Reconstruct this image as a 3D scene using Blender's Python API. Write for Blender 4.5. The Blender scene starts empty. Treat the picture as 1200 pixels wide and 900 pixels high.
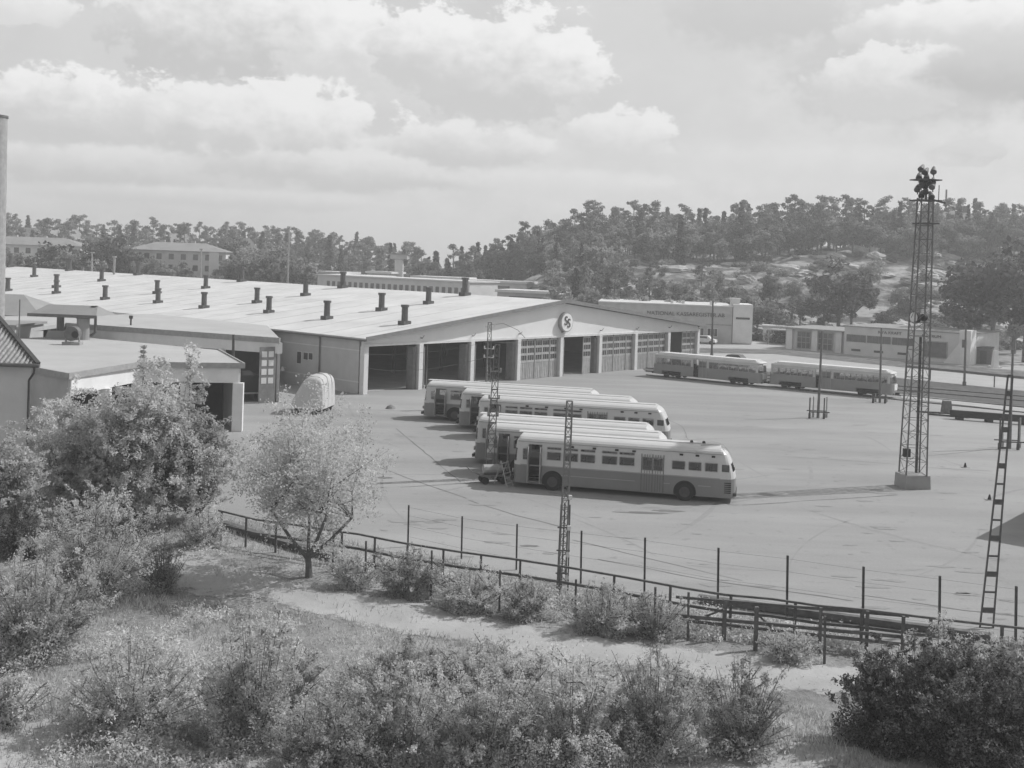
import bpy, bmesh, math, random
import numpy as np
from mathutils import Vector, Matrix

R = math.radians
rng = np.random.default_rng(7)
random.seed(7)
sc = bpy.context.scene
COL = sc.collection

# ------------------------------------------------------------------ survey
# camera constants measured from the photograph; ground points are found by
# sighting through the camera on to the ground, a roof or a wall
CH, CF, CP, CR, CY = 13.3, 1300.4, .0114, .0338, 321.2

def ray(px, py):
    U, V = px - 600, py - CY
    u = U * math.cos(CR) + V * math.sin(CR)
    v = -U * math.sin(CR) + V * math.cos(CR)
    x, yc, zc = u / CF, 1.0, -v / CF
    return np.array([x, yc * math.cos(CP) + zc * math.sin(CP), zc * math.cos(CP) - yc * math.sin(CP)])

def G(px, py, z=0.0):
    d = ray(px, py); t = (z - CH) / d[2]
    return Vector((d[0] * t, d[1] * t, z))

def GY(px, py, Y):
    d = ray(px, py); t = Y / d[1]
    return Vector((d[0] * t, Y, CH + d[2] * t))

def sst(a, b, x):
    t = np.clip((x - a) / (b - a), 0, 1)
    return t * t * (3 - 2 * t)

def hgt(x, y):
    """height of the terrain"""
    x = np.asarray(x, float); y = np.asarray(y, float)
    a = x / np.maximum(y, 1)
    right = sst(-.085, .09, a)
    h = (16.0 + 5.5 * sst(.05, .4, a)) * right * sst(205, 318, y)
    h = h + (2.5 + 6.5 * sst(-.09, -.2, a)) * (1 - right) * sst(330, 460, y)
    h = h * (1 - .35 * sst(500, 800, y))
    bump = (np.sin(x * .11 + np.sin(y * .05) * 2) * np.cos(y * .09 + x * .03) * 1.3
            + np.sin(x * .31 + y * .17) * .5 + np.sin(x * .6 - y * .5) * .3)
    h = h + bump * sst(215, 250, y) * (right * .9 + .2)
    near = (np.sin(x * .45 + 1) * np.cos(y * .38) * .10 + np.sin(x * 1.3 + y * .9) * .035)
    h = h + near * sst(46, 40, y + x * .38)
    return h

# ------------------------------------------------------------------ materials
def gmat(name, v, rough=.85, var=.15, scale=1.0, bump=0.0, bscale=None, metal=0.0, spec=.3, v2=None, island=0.0):
    m = bpy.data.materials.new(name); m.use_nodes = True
    nt = m.node_tree; N, L = nt.nodes, nt.links
    b = N['Principled BSDF']
    b.inputs['Roughness'].default_value = rough
    b.inputs['Metallic'].default_value = metal
    b.inputs['Specular IOR Level'].default_value = spec
    tc = N.new('ShaderNodeTexCoord')
    n = N.new('ShaderNodeTexNoise'); n.inputs['Scale'].default_value = scale; n.inputs['Detail'].default_value = 8
    n.inputs['Roughness'].default_value = .62
    L.new(tc.outputs['Object'], n.inputs['Vector'])
    mr = N.new('ShaderNodeMapRange')
    mr.inputs['From Min'].default_value = .3; mr.inputs['From Max'].default_value = .7
    lo, hi = (v * (1 - var), v * (1 + var)) if v2 is None else (v, v2)
    mr.inputs['To Min'].default_value = lo; mr.inputs['To Max'].default_value = hi
    L.new(n.outputs['Fac'], mr.inputs['Value'])
    out = mr.outputs[0]
    if island:
        g = N.new('ShaderNodeNewGeometry')
        m2 = N.new('ShaderNodeMapRange'); m2.inputs['To Min'].default_value = 1 - island; m2.inputs['To Max'].default_value = 1 + island
        L.new(g.outputs['Random Per Island'], m2.inputs['Value'])
        mm = N.new('ShaderNodeMath'); mm.operation = 'MULTIPLY'
        L.new(out, mm.inputs[0]); L.new(m2.outputs[0], mm.inputs[1]); out = mm.outputs[0]
    cc = N.new('ShaderNodeCombineColor')
    for i in range(3): L.new(out, cc.inputs[i])
    L.new(cc.outputs[0], b.inputs['Base Color'])
    if bump:
        n2 = N.new('ShaderNodeTexNoise'); n2.inputs['Scale'].default_value = bscale or scale * 6; n2.inputs['Detail'].default_value = 6
        L.new(tc.outputs['Object'], n2.inputs['Vector'])
        bp = N.new('ShaderNodeBump'); bp.inputs['Strength'].default_value = bump; bp.inputs['Distance'].default_value = .05
        L.new(n2.outputs['Fac'], bp.inputs['Height']); L.new(bp.outputs[0], b.inputs['Normal'])
    return m

def leaf_mat(name, v, trans=.35, var=.45, scale=.5):
    m = bpy.data.materials.new(name); m.use_nodes = True
    nt = m.node_tree; N, L = nt.nodes, nt.links
    N.remove(N['Principled BSDF'])
    out = N['Material Output']
    g = N.new('ShaderNodeNewGeometry'); oi = N.new('ShaderNodeObjectInfo')
    mr = N.new('ShaderNodeMapRange'); mr.inputs['To Min'].default_value = v * (1 - var); mr.inputs['To Max'].default_value = v * (1 + var)
    L.new(g.outputs['Random Per Island'], mr.inputs['Value'])
    mo = N.new('ShaderNodeMapRange'); mo.inputs['To Min'].default_value = .72; mo.inputs['To Max'].default_value = 1.3
    L.new(oi.outputs['Random'], mo.inputs['Value'])
    mu = N.new('ShaderNodeMath'); mu.operation = 'MULTIPLY'
    L.new(mr.outputs[0], mu.inputs[0]); L.new(mo.outputs[0], mu.inputs[1])
    tc = N.new('ShaderNodeTexCoord'); n = N.new('ShaderNodeTexNoise'); n.inputs['Scale'].default_value = scale
    L.new(tc.outputs['Object'], n.inputs['Vector'])
    mn = N.new('ShaderNodeMapRange'); mn.inputs['From Min'].default_value = .3; mn.inputs['From Max'].default_value = .7
    mn.inputs['To Min'].default_value = .75; mn.inputs['To Max'].default_value = 1.3
    L.new(n.outputs['Fac'], mn.inputs['Value'])
    m3 = N.new('ShaderNodeMath'); m3.operation = 'MULTIPLY'
    L.new(mu.outputs[0], m3.inputs[0]); L.new(mn.outputs[0], m3.inputs[1])
    cc = N.new('ShaderNodeCombineColor')
    for i in range(3): L.new(m3.outputs[0], cc.inputs[i])
    d = N.new('ShaderNodeBsdfDiffuse'); t = N.new('ShaderNodeBsdfTranslucent'); mx = N.new('ShaderNodeMixShader')
    mx.inputs[0].default_value = trans
    L.new(cc.outputs[0], d.inputs['Color']); L.new(cc.outputs[0], t.inputs['Color'])
    L.new(d.outputs[0], mx.inputs[1]); L.new(t.outputs[0], mx.inputs[2]); L.new(mx.outputs[0], out.inputs['Surface'])
    return m

def glass_mat(name, tint, fac=.22):
    m = bpy.data.materials.new(name); m.use_nodes = True
    nt = m.node_tree; N, L = nt.nodes, nt.links
    N.remove(N['Principled BSDF'])
    t = N.new('ShaderNodeBsdfTransparent'); t.inputs[0].default_value = (tint, tint, tint, 1)
    g = N.new('ShaderNodeBsdfGlossy'); g.inputs['Roughness'].default_value = .08; g.inputs[0].default_value = (.85, .85, .85, 1)
    mx = N.new('ShaderNodeMixShader'); mx.inputs[0].default_value = fac
    L.new(t.outputs[0], mx.inputs[1]); L.new(g.outputs[0], mx.inputs[2]); L.new(mx.outputs[0], N['Material Output'].inputs['Surface'])
    return m

def brick_mat(name, v, mort, bw=.25, bh=.075, axis='side'):
    m = gmat(name, v)
    nt = m.node_tree; N, L = nt.nodes, nt.links
    b = N['Principled BSDF']
    tc = N.new('ShaderNodeTexCoord'); mp = N.new('ShaderNodeMapping')
    mp.inputs['Rotation'].default_value = (R(90), 0, 0) if axis == 'front' else (R(90), 0, R(90))
    br = N.new('ShaderNodeTexBrick')
    br.inputs['Color1'].default_value = (v * .88,) * 3 + (1,); br.inputs['Color2'].default_value = (v * 1.12,) * 3 + (1,)
    br.inputs['Mortar'].default_value = (mort,) * 3 + (1,)
    br.inputs['Scale'].default_value = 1; br.inputs['Brick Width'].default_value = bw; br.inputs['Row Height'].default_value = bh
    br.inputs['Mortar Size'].default_value = .008
    L.new(tc.outputs['Object'], mp.inputs['Vector']); L.new(mp.outputs[0], br.inputs['Vector'])
    old = b.inputs['Base Color'].links[0].from_socket
    mx = N.new('ShaderNodeMix'); mx.data_type = 'RGBA'; mx.inputs[0].default_value = .5
    L.new(old, mx.inputs[6]); L.new(br.outputs['Color'], mx.inputs[7]); L.new(mx.outputs[2], b.inputs['Base Color'])
    return m

M = {}
M['concrete_light'] = gmat('concrete_light', .42, .9, .12, .4, .2, 8)
M['roof_felt'] = gmat('roof_felt', .56, .9, .13, .22, .15, 3)
M['roof_felt2'] = gmat('roof_felt2', .40, .9, .1, .2, .15, 3)
M['roof_grey'] = gmat('roof_grey', .26, .9, .12, .3)
M['gable'] = gmat('gable_render', .7, .9, .07, .25)
M['white_paint'] = gmat('white_paint', .62, .6, .08, 1.5)
M['white_wall'] = gmat('white_wall', .66, .85, .08, .8)
M['grey_wall'] = brick_mat('grey_wall', .42, .5, .5, .15)
M['grey_render'] = gmat('grey_render', .42, .9, .14, .5, .1, 6)
M['pale_render'] = gmat('pale_render', .58, .9, .10, .5, .1, 6)
M['door_paint'] = gmat('door_paint', .36, .7, .18, 2)
M['dark_steel'] = gmat('dark_steel', .06, .6, .3, 3, metal=.0)
M['mid_steel'] = gmat('mid_steel', .13, .6, .25, 3)
M['pale_steel'] = gmat('pale_steel', .3, .55, .2, 3)
M['vent_steel'] = gmat('vent_steel', .085, .6, .3, 4)
M['wood_post'] = gmat('wood_post', .11, .9, .3, 4, .3, 20)
M['wood_rail'] = gmat('wood_rail', .12, .9, .35, 3, .3, 20)
M['bus_white'] = gmat('bus_white', .52, .35, .05, .8, spec=.5)
M['bus_dark'] = gmat('bus_dark', .185, .35, .08, .8, spec=.5)
M['bus_mid'] = gmat('bus_mid', .30, .5, .1, 1.5)
M['tram_body'] = gmat('tram_body', .23, .4, .08, .8, spec=.5)
M['tram_upper'] = gmat('tram_upper', .5, .5, .08, .8)
M['tram_roof'] = gmat('tram_roof', .58, .7, .1, .8)
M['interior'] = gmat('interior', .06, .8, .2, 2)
M['rim_steel'] = gmat('rim_steel', .07, .6, .3, 4)
M['edging'] = gmat('verge_steel', .19, .7, .15, 2)
M['door_stack'] = gmat('door_stack', .2, .7, .2, 2)
M['tyre'] = gmat('tyre', .025, .9, .2, 4)
M['under'] = gmat('under', .03, .9, .3, 4)
M['black'] = gmat('black', .03, .8, .2, 4)
M['glass_dark'] = glass_mat('glass_dark', .55, .10)
M['glass_clear'] = glass_mat('glass_clear', .7, .14)
M['glass_build'] = gmat('glass_build', .07, .12, .5, 1.2, spec=.8)
M['glass_pale'] = gmat('glass_pale', .34, .2, .3, 3, spec=.7)
M['tile'] = gmat('tile', .30, .8, .35, 5)
M['tarp'] = gmat('tarp', .46, .8, .12, 1.2, .15, 2)
M['letters'] = gmat('letters', .06, .7, .2, 3)
M['rock'] = gmat('rock', .38, .95, .4, .35, .8, 1.5)
M['sand'] = gmat('sand', .2, .95, .2, 2, .3)
M['rail_steel'] = gmat('rail_steel', .12, .4, .2, 3, metal=.5)
M['track'] = gmat('track_ballast', .085, .95, .35, 1.2, .6, 12)
M['verge'] = gmat('verge_mat', .13, .95, .5, .6, .5, 6)
M['road'] = gmat('road_mat', .36, .95, .1, .3)
M['bark'] = gmat('bark', .13, .95, .35, 6, .5, 20)
M['bark_pale'] = gmat('bark_pale', .26, .95, .35, 6, .5, 20)
M['pine_bark'] = gmat('pine_bark', .15, .95, .35, 2)
M['pine'] = leaf_mat('pine_needles', .21, .2, .4, .3)
M['spruce'] = leaf_mat('spruce_needles', .12, .15, .4, .3)
M['broad'] = leaf_mat('broad_leaves', .28, .45, .3, .3)
M['broad_dark'] = leaf_mat('broad_dark_leaves', .12, .3, .4, .3)
M['bush_light'] = leaf_mat('bush_light_leaves', .56, .52, .12, .8)
M['bush_mid'] = leaf_mat('bush_mid_leaves', .47, .5, .16, .8)
M['bush_dark'] = leaf_mat('bush_dark_leaves', .15, .35, .7, .8)
M['sapling'] = leaf_mat('sapling_leaves', .44, .52, .15, .8)
M['tree_leaf'] = leaf_mat('tree_leaves', .58, .55, .2, 1.6)
M['grass'] = leaf_mat('grass_blades', .42, .5, .4, .4)

# ground: grass and worn earth in the garden, heath and bare rock on the hill
def ground_material():
    m = bpy.data.materials.new('ground_mat'); m.use_nodes = True
    nt = m.node_tree; N, L = nt.nodes, nt.links
    b = N['Principled BSDF']; b.inputs['Roughness'].default_value = .95; b.inputs['Specular IOR Level'].default_value = .1
    tc = N.new('ShaderNodeTexCoord')
    def noise(s, d=8, r=.6, w=None):
        n = N.new('ShaderNodeTexNoise'); n.inputs['Scale'].default_value = s; n.inputs['Detail'].default_value = d
        n.inputs['Roughness'].default_value = r
        if w:
            mp = N.new('ShaderNodeMapping'); mp.inputs['Scale'].default_value = w
            L.new(tc.outputs['Object'], mp.inputs['Vector']); L.new(mp.outputs[0], n.inputs['Vector'])
        else: L.new(tc.outputs['Object'], n.inputs['Vector'])
        return n.outputs['Fac']
    def mr(s, a, b_, c, d):
        q = N.new('ShaderNodeMapRange'); L.new(s, q.inputs['Value'])
        for k, v in zip(('From Min', 'From Max', 'To Min', 'To Max'), (a, b_, c, d)): q.inputs[k].default_value = v
        return q.outputs[0]
    def mix(f, a, b_):
        q = N.new('ShaderNodeMix'); L.new(f, q.inputs[0])
        for s, i in ((a, 2), (b_, 3)):
            if isinstance(s, float): q.inputs[i].default_value = s
            else: L.new(s, q.inputs[i])
        return q.outputs[0]
    grass = mix(mr(noise(.35, 10, .7), .4, .62, 0, 1), .23, .37)
    grass = mix(mr(noise(5, 6, .7), .35, .65, 0, 1), mr(grass, 0, 1, 0, .8), grass)
    hill = mix(mr(noise(.16, 11, .75, (.7, 1, 3.5)), .46, .57, 0, 1), .10, .36)
    sep = N.new('ShaderNodeSeparateXYZ'); L.new(tc.outputs['Object'], sep.inputs[0])
    far = mr(sep.outputs['Y'], 195, 215, 0, 1)
    v = mix(far, grass, hill)
    cc = N.new('ShaderNodeCombineColor')
    for i in range(3): L.new(v, cc.inputs[i])
    L.new(cc.outputs[0], b.inputs['Base Color'])
    bp = N.new('ShaderNodeBump'); bp.inputs['Strength'].default_value = .7; bp.inputs['Distance'].default_value = .12
    L.new(noise(3.5, 8, .7), bp.inputs['Height']); L.new(bp.outputs[0], b.inputs['Normal'])
    return m
M['ground'] = ground_material()

def yard_material():
    m = bpy.data.materials.new('yard_mat'); m.use_nodes = True
    nt = m.node_tree; N, L = nt.nodes, nt.links
    b = N['Principled BSDF']; b.inputs['Roughness'].default_value = .92; b.inputs['Specular IOR Level'].default_value = .15
    tc = N.new('ShaderNodeTexCoord')
    def noise(s, d, sc_=(1, 1, 1), rot=0):
        mp = N.new('ShaderNodeMapping'); mp.inputs['Scale'].default_value = sc_; mp.inputs['Rotation'].default_value = (0, 0, rot)
        n = N.new('ShaderNodeTexNoise'); n.inputs['Scale'].default_value = s; n.inputs['Detail'].default_value = d; n.inputs['Roughness'].default_value = .6
        L.new(tc.outputs['Object'], mp.inputs['Vector']); L.new(mp.outputs[0], n.inputs['Vector']); return n.outputs['Fac']
    def mr(s, a, b_, c, d):
        q = N.new('ShaderNodeMapRange'); L.new(s, q.inputs['Value'])
        for k, v in zip(('From Min', 'From Max', 'To Min', 'To Max'), (a, b_, c, d)): q.inputs[k].default_value = v
        return q.outputs[0]
    def mul(a, b_):
        q = N.new('ShaderNodeMath'); q.operation = 'MULTIPLY'; L.new(a, q.inputs[0]); L.new(b_, q.inputs[1]); return q.outputs[0]
    base = mr(noise(.035, 6), .35, .65, .265, .325)
    streak = mr(noise(.25, 6, (.16, 1, 1), R(12)), .38, .68, 1.05, .84)
    spots = mr(noise(1.3, 8), .60, .72, 1, .78)
    fine = mr(noise(9, 6), .3, .7, .93, 1.07)
    v = mul(mul(mul(base, streak), spots), fine)
    cc = N.new('ShaderNodeCombineColor')
    for i in range(3): L.new(v, cc.inputs[i])
    L.new(cc.outputs[0], b.inputs['Base Color'])
    return m
M['yard'] = yard_material()
M['path'] = gmat('path_mat', .35, .95, .16, .5, .4, 7)
def soft_edge(m):
    nt = m.node_tree; N, L = nt.nodes, nt.links; b = N['Principled BSDF']
    at = N.new('ShaderNodeAttribute'); at.attribute_name = 'edge'
    tc = N.new('ShaderNodeTexCoord'); n = N.new('ShaderNodeTexNoise'); n.inputs['Scale'].default_value = 1.4; n.inputs['Detail'].default_value = 9; n.inputs['Roughness'].default_value = .7
    L.new(tc.outputs['Object'], n.inputs['Vector'])
    a = N.new('ShaderNodeMath'); a.operation = 'MULTIPLY_ADD'; L.new(n.outputs['Fac'], a.inputs[0]); a.inputs[1].default_value = 2.2; a.inputs[2].default_value = -1.02
    c = N.new('ShaderNodeMath'); c.operation = 'ADD'; L.new(a.outputs[0], c.inputs[0]); L.new(at.outputs['Fac'], c.inputs[1])
    q = N.new('ShaderNodeMapRange'); L.new(c.outputs[0], q.inputs['Value']); q.inputs['From Min'].default_value = .05; q.inputs['From Max'].default_value = .4
    L.new(q.outputs[0], b.inputs['Alpha'])
soft_edge(M['path'])
M['mark'] = gmat('mark_mat', .25, .95, .1, 2)
M['seam_stain_shadow'] = gmat('seam_stain_shadow_mat', .15, .95, .3, 1)

# ------------------------------------------------------------------ object helpers
INV = {}

def thing(name, label, cat, loc=(0, 0, 0), rz=0.0, group=None, kind=None):
    o = bpy.data.objects.new(name, None); COL.objects.link(o)
    o.empty_display_size = .5
    o.location = loc; o.rotation_euler = (0, 0, rz)
    tag(o, label, cat, group, kind)
    INV[o.name] = (Matrix.Translation(Vector(loc)) @ Matrix.Rotation(rz, 4, 'Z')).inverted()
    return o

def tag(o, label=None, cat=None, group=None, kind=None):
    if label: o['label'] = label
    if cat: o['category'] = cat
    if group: o['group'] = group
    if kind: o['kind'] = kind
    return o

def root_inv(p):
    while p is not None:
        if p.name in INV: return INV[p.name]
        p = p.parent
    return Matrix.Identity(4)

class MB:
    def __init__(s): s.v = []; s.f = []; s.m = []
    def add(s, vs, fs, m=0):
        k = len(s.v); s.v += [tuple(v) for v in vs]; s.f += [tuple(i + k for i in f) for f in fs]; s.m += [m] * len(fs)
    def box(s, c, d, rz=0, m=0, top=1.0):
        cx, cy, cz = c; dx, dy, dz = d[0] / 2, d[1] / 2, d[2] / 2
        vs = []
        for z, k in ((-dz, 1), (dz, top)):
            for x, y in ((-dx, -dy), (dx, -dy), (dx, dy), (-dx, dy)):
                x *= k; y *= k
                vs.append((cx + x * math.cos(rz) - y * math.sin(rz), cy + x * math.sin(rz) + y * math.cos(rz), cz + z))
        s.add(vs, [(3, 2, 1, 0), (4, 5, 6, 7), (0, 1, 5, 4), (1, 2, 6, 5), (2, 3, 7, 6), (3, 0, 4, 7)], m)
    def bar(s, p, q, w, h=None, m=0):
        p, q = Vector(p), Vector(q); h = h or w; d = (q - p)
        if d.length < 1e-6: return
        d.normalize()
        up = Vector((0, 0, 1)) if abs(d.z) < .95 else Vector((0, 1, 0))
        a = d.cross(up).normalized() * w / 2; b = a.cross(d).normalized() * h / 2
        vs = [p - a - b, p + a - b, p + a + b, p - a + b, q - a - b, q + a - b, q + a + b, q - a + b]
        s.add(vs, [(3, 2, 1, 0), (4, 5, 6, 7), (0, 1, 5, 4), (1, 2, 6, 5), (2, 3, 7, 6), (3, 0, 4, 7)], m)
    def tube(s, pts, rs, n=8, m=0, cap=True):
        pts = [Vector(p) for p in pts]
        if not isinstance(rs, (list, tuple)): rs = [rs] * len(pts)
        k0 = len(s.v); prev = None
        for i, p in enumerate(pts):
            d = (pts[min(i + 1, len(pts) - 1)] - pts[max(i - 1, 0)]).normalized()
            if prev is None:
                up = Vector((0, 0, 1)) if abs(d.z) < .9 else Vector((1, 0, 0))
                a = d.cross(up).normalized()
            else: a = (prev - d * prev.dot(d)).normalized()
            prev = a; b = d.cross(a)
            for j in range(n):
                t = 2 * math.pi * j / n
                s.v.append(tuple(p + (a * math.cos(t) + b * math.sin(t)) * rs[i]))
        for i in range(len(pts) - 1):
            for j in range(n):
                q = k0 + i * n
                s.f.append((q + j, q + (j + 1) % n, q + n + (j + 1) % n, q + n + j)); s.m.append(m)
        if cap:
            s.f.append(tuple(k0 + j for j in reversed(range(n)))); s.m.append(m)
            q = k0 + (len(pts) - 1) * n
            s.f.append(tuple(q + j for j in range(n))); s.m.append(m)
    def prism(s, poly, z0, z1, m=0):
        n = len(poly)
        z0s = z0 if isinstance(z0, (list, tuple)) else [z0] * n
        z1s = z1 if isinstance(z1, (list, tuple)) else [z1] * n
        vs = [(p[0], p[1], z0s[i]) for i, p in enumerate(poly)] + [(p[0], p[1], z1s[i]) for i, p in enumerate(poly)]
        fs = [tuple(reversed(range(n))), tuple(range(n, 2 * n))] + [(i, (i + 1) % n, n + (i + 1) % n, n + i) for i in range(n)]
        s.add(vs, fs, m)
    def build(s, name, mat, parent=None, world=False, smooth=False):
        me = bpy.data.meshes.new(name); vs = s.v
        if world and parent is not None:
            inv = root_inv(parent); vs = [tuple(inv @ Vector(v)) for v in vs]
        me.from_pydata(vs, [], s.f)
        for mm in (mat if isinstance(mat, (list, tuple)) else [mat]): me.materials.append(M[mm] if isinstance(mm, str) else mm)
        me.polygons.foreach_set('material_index', s.m)
        if smooth: me.polygons.foreach_set('use_smooth', [True] * len(s.f))
        bm = bmesh.new(); bm.from_mesh(me); bmesh.ops.recalc_face_normals(bm, faces=bm.faces); bm.to_mesh(me); bm.free()
        o = bpy.data.objects.new(name, me); COL.objects.link(o)
        if parent is not None: o.parent = parent
        return o

def np_mesh(name, V, n_per, mat, parent=None, smooth=False):
    V = np.asarray(V, np.float32); nf = len(V) // n_per
    me = bpy.data.meshes.new(name)
    me.vertices.add(len(V)); me.vertices.foreach_set('co', V.ravel())
    me.loops.add(len(V)); me.loops.foreach_set('vertex_index', np.arange(len(V), dtype=np.int32))
    me.polygons.add(nf)
    me.polygons.foreach_set('loop_start', np.arange(0, len(V), n_per, dtype=np.int32))
    me.polygons.foreach_set('loop_total', np.full(nf, n_per, np.int32))
    me.materials.append(mat); me.update(calc_edges=True)
    o = bpy.data.objects.new(name, me); COL.objects.link(o)
    if parent is not None: o.parent = parent
    return o

def leaves(C, size, flat=.5, aspect=.55, r=None):
    """leaf quads (pointed diamonds) at centres C"""
    r = r or rng
    n = len(C)
    nrm = r.normal(size=(n, 3)); nrm[:, 2] += flat * 2; nrm /= np.linalg.norm(nrm, axis=1)[:, None]
    t = r.normal(size=(n, 3)); t -= (t * nrm).sum(1)[:, None] * nrm; t /= np.linalg.norm(t, axis=1)[:, None]
    b = np.cross(nrm, t)
    s = size * r.uniform(.6, 1.35, (n, 1))
    V = np.empty((n, 4, 3))
    V[:, 0] = C - t * s; V[:, 1] = C - b * s * aspect + nrm * s * .15; V[:, 2] = C + t * s; V[:, 3] = C + b * s * aspect + nrm * s * .15
    return V.reshape(-1, 3)

def copy_tree(o, parent=None):
    c = o.copy(); COL.objects.link(c)
    if parent is not None: c.parent = parent
    for ch in list(o.children): copy_tree(ch, c)
    return c

def structure(o): o['kind'] = 'structure'; return o

def text_mesh(txt, size, depth, name, mat, parent, loc, rot, sx=1.0, align='CENTER'):
    cu = bpy.data.curves.new('txt', 'FONT'); cu.body = txt; cu.size = size; cu.extrude = depth
    cu.align_x = align; cu.align_y = 'CENTER'
    t = bpy.data.objects.new('txt', cu); COL.objects.link(t)
    me = bpy.data.meshes.new_from_object(t.evaluated_get(bpy.context.evaluated_depsgraph_get()))
    bpy.data.objects.remove(t); bpy.data.curves.remove(cu)
    me.name = name; me.materials.clear(); me.materials.append(M[mat])
    o = bpy.data.objects.new(name, me); COL.objects.link(o); o.parent = parent
    o.location = loc; o.rotation_euler = rot; o.scale = (sx, 1, 1)
    return o

# ------------------------------------------------------------------ terrain sheets
def grid_sheet(name, xs, ys, mat, f, dz=0.0):
    X, Y = np.meshgrid(xs, ys); Z = f(X, Y) + dz
    V = np.stack([X, Y, Z], -1).reshape(-1, 3); nx, ny = len(xs), len(ys)
    i = (np.arange(ny - 1)[:, None] * nx + np.arange(nx - 1)[None]).ravel()
    Fc = np.stack([i, i + 1, i + nx + 1, i + nx], -1)
    me = bpy.data.meshes.new(name); me.from_pydata(V.tolist(), [], Fc.tolist()); me.materials.append(M[mat])
    me.polygons.foreach_set('use_smooth', [True] * len(Fc))
    o = bpy.data.objects.new(name, me); COL.objects.link(o); return structure(o)

xs = np.unique(np.concatenate([np.linspace(-900, -240, 12), np.linspace(-240, -40, 51), np.linspace(-40, 40, 81), np.linspace(40, 240, 68), np.linspace(240, 900, 12)]))
ys = np.unique(np.concatenate([np.linspace(-120, 10, 7), np.linspace(10, 60, 101), np.linspace(60, 200, 36), np.linspace(200, 420, 74), np.linspace(420, 1300, 30)]))
grid_sheet('ground', xs, ys, 'ground', hgt)

def sheet(name, poly, z, mat):
    mb = MB(); mb.add([(p[0], p[1], z) for p in poly], [tuple(range(len(poly)))]); o = mb.build(name, mat); return structure(o)

# the depot's own directions
TH = .8595
FD = Vector((math.cos(TH), math.sin(TH), 0)); SD = Vector((-math.sin(TH), math.cos(TH), 0))
A0 = Vector((-14.06, 106.7, 0)); DW = 61.5; ZL, ZE, ZR = 4.61, 5.27, 8.73

yard_edge_near = [G(*p) for p in ((180, 585), (300, 612), (420, 642), (520, 657), (620, 678), (720, 698), (830, 722), (940, 742), (1060, 760), (1199, 778))]
e = yard_edge_near[-1] - yard_edge_near[-2]
poly = [G(*p)[:2] for p in ((180, 585), (300, 612), (420, 642), (520, 657), (620, 678), (720, 698), (830, 722), (940, 742), (1060, 760), (1199, 778))]
poly += [(60, 28), (75, 95)] + [G(*p)[:2] for p in ((1199, 481), (1060, 469), (900, 454), (760, 441))] + [(30, 160), (-80, 190), (-80, 62)]
sheet('yard', poly, .008, 'yard')

# slightly darker joints between the concrete slabs and old rail grooves in the yard, plus the tall mast's shadow painted as a strip
mb = MB()
def strip(pts, w, z=.016):
    P = [G(*p, z) for p in pts]
    Q = []
    for i in range(len(P) - 1):
        n = max(2, int((P[i + 1] - P[i]).length / 1.2))
        Q += [P[i].lerp(P[i + 1], k / n) for k in range(n)]
    Q.append(P[-1])
    L_, R_ = [], []
    for i, p in enumerate(Q):
        d = (Q[min(i + 1, len(Q) - 1)] - Q[max(i - 1, 0)]).normalized(); s = Vector((-d.y, d.x, 0)) * w * random.uniform(.3, 1.0) / 2
        j = Vector((random.uniform(-.05, .05), random.uniform(-.05, .05), 0))
        L_.append(p + s + j); R_.append(p - s + j)
    k = len(L_)
    mb.add(L_ + R_, [(i, i + 1, k + i + 1, k + i) for i in range(k - 1)])
for pts, w in [(((441, 546), (505, 570), (548, 584)), .16), (((470, 571), (560, 565)), .12), (((464, 502), (540, 565)), .10),
               (((548, 586), (606, 604), (660, 618)), .14), (((672, 633), (760, 654), (870, 680)), .10), (((700, 655), (820, 678), (1000, 704)), .12),
               (((455, 528), (430, 545), (405, 560)), .08), (((1010, 697), (1130, 715), (1199, 722)), .12), (((870, 592), (960, 586), (1052, 580)), .14),  # last strip here: painted cast shadow of the tall floodlight mast
               (((1060, 536), (1110, 532), (1165, 526)), .12), (((905, 534), (1000, 540), (1049, 544)), .08), (((1075, 547), (1160, 552)), .09),
               (((880, 462), (940, 475)), .08), (((760, 480), (800, 500), (806, 515)), .08), (((660, 520), (900, 512)), .06), (((430, 480), (480, 482)), .1)]:
    strip(pts, w)
structure(mb.build('yard_seams_and_shadow', 'seam_stain_shadow'))
mb = MB()
for cx_, cy_, rx_, ry_ in ((752, 601, 1.6, .28), (783, 599, .9, .30), (450, 560, .6, .3), (620, 640, .5, .2)):
    c = G(cx_, cy_); n = 22
    mb.add([(c.x + rx_ * math.cos(6.2832 * k / n) * random.uniform(.75, 1.15), c.y + ry_ * math.sin(6.2832 * k / n) * random.uniform(.7, 1.2), .013) for k in range(n)], [tuple(range(n))])
structure(mb.build('oil_stains', 'seam_stain_shadow'))
mb = MB(); rs = np.random.default_rng(21)
for k in range(46):   # faint wheel marks curving over the concrete
    c = G(rs.uniform(430, 1190), rs.uniform(470, 720)); rad = rs.uniform(9, 40); a0 = rs.uniform(0, 6.28); sp_ = rs.uniform(.15, .5); w_ = rs.uniform(.05, .16)
    n = 26; o_ = c + Vector((math.cos(a0), math.sin(a0), 0)) * rad
    L1, L2 = [], []
    for i in range(n):
        a = a0 + math.pi + (i / (n - 1) - .5) * sp_; u = Vector((math.cos(a), math.sin(a), 0)); ww = w_ * math.sin(math.pi * i / (n - 1)) + .01
        p1 = o_ + u * (rad - ww); p2 = o_ + u * (rad + ww); L1.append((p1.x, p1.y, .012)); L2.append((p2.x, p2.y, .012))
    if all(-60 < p[0] < 60 for p in L1) and min(p[1] + .38 * p[0] for p in L1) > 49 and max(p[1] for p in L1) < 108: mb.add(L1 + L2, [(i, i + 1, n + i + 1, n + i) for i in range(n - 1)])
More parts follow.
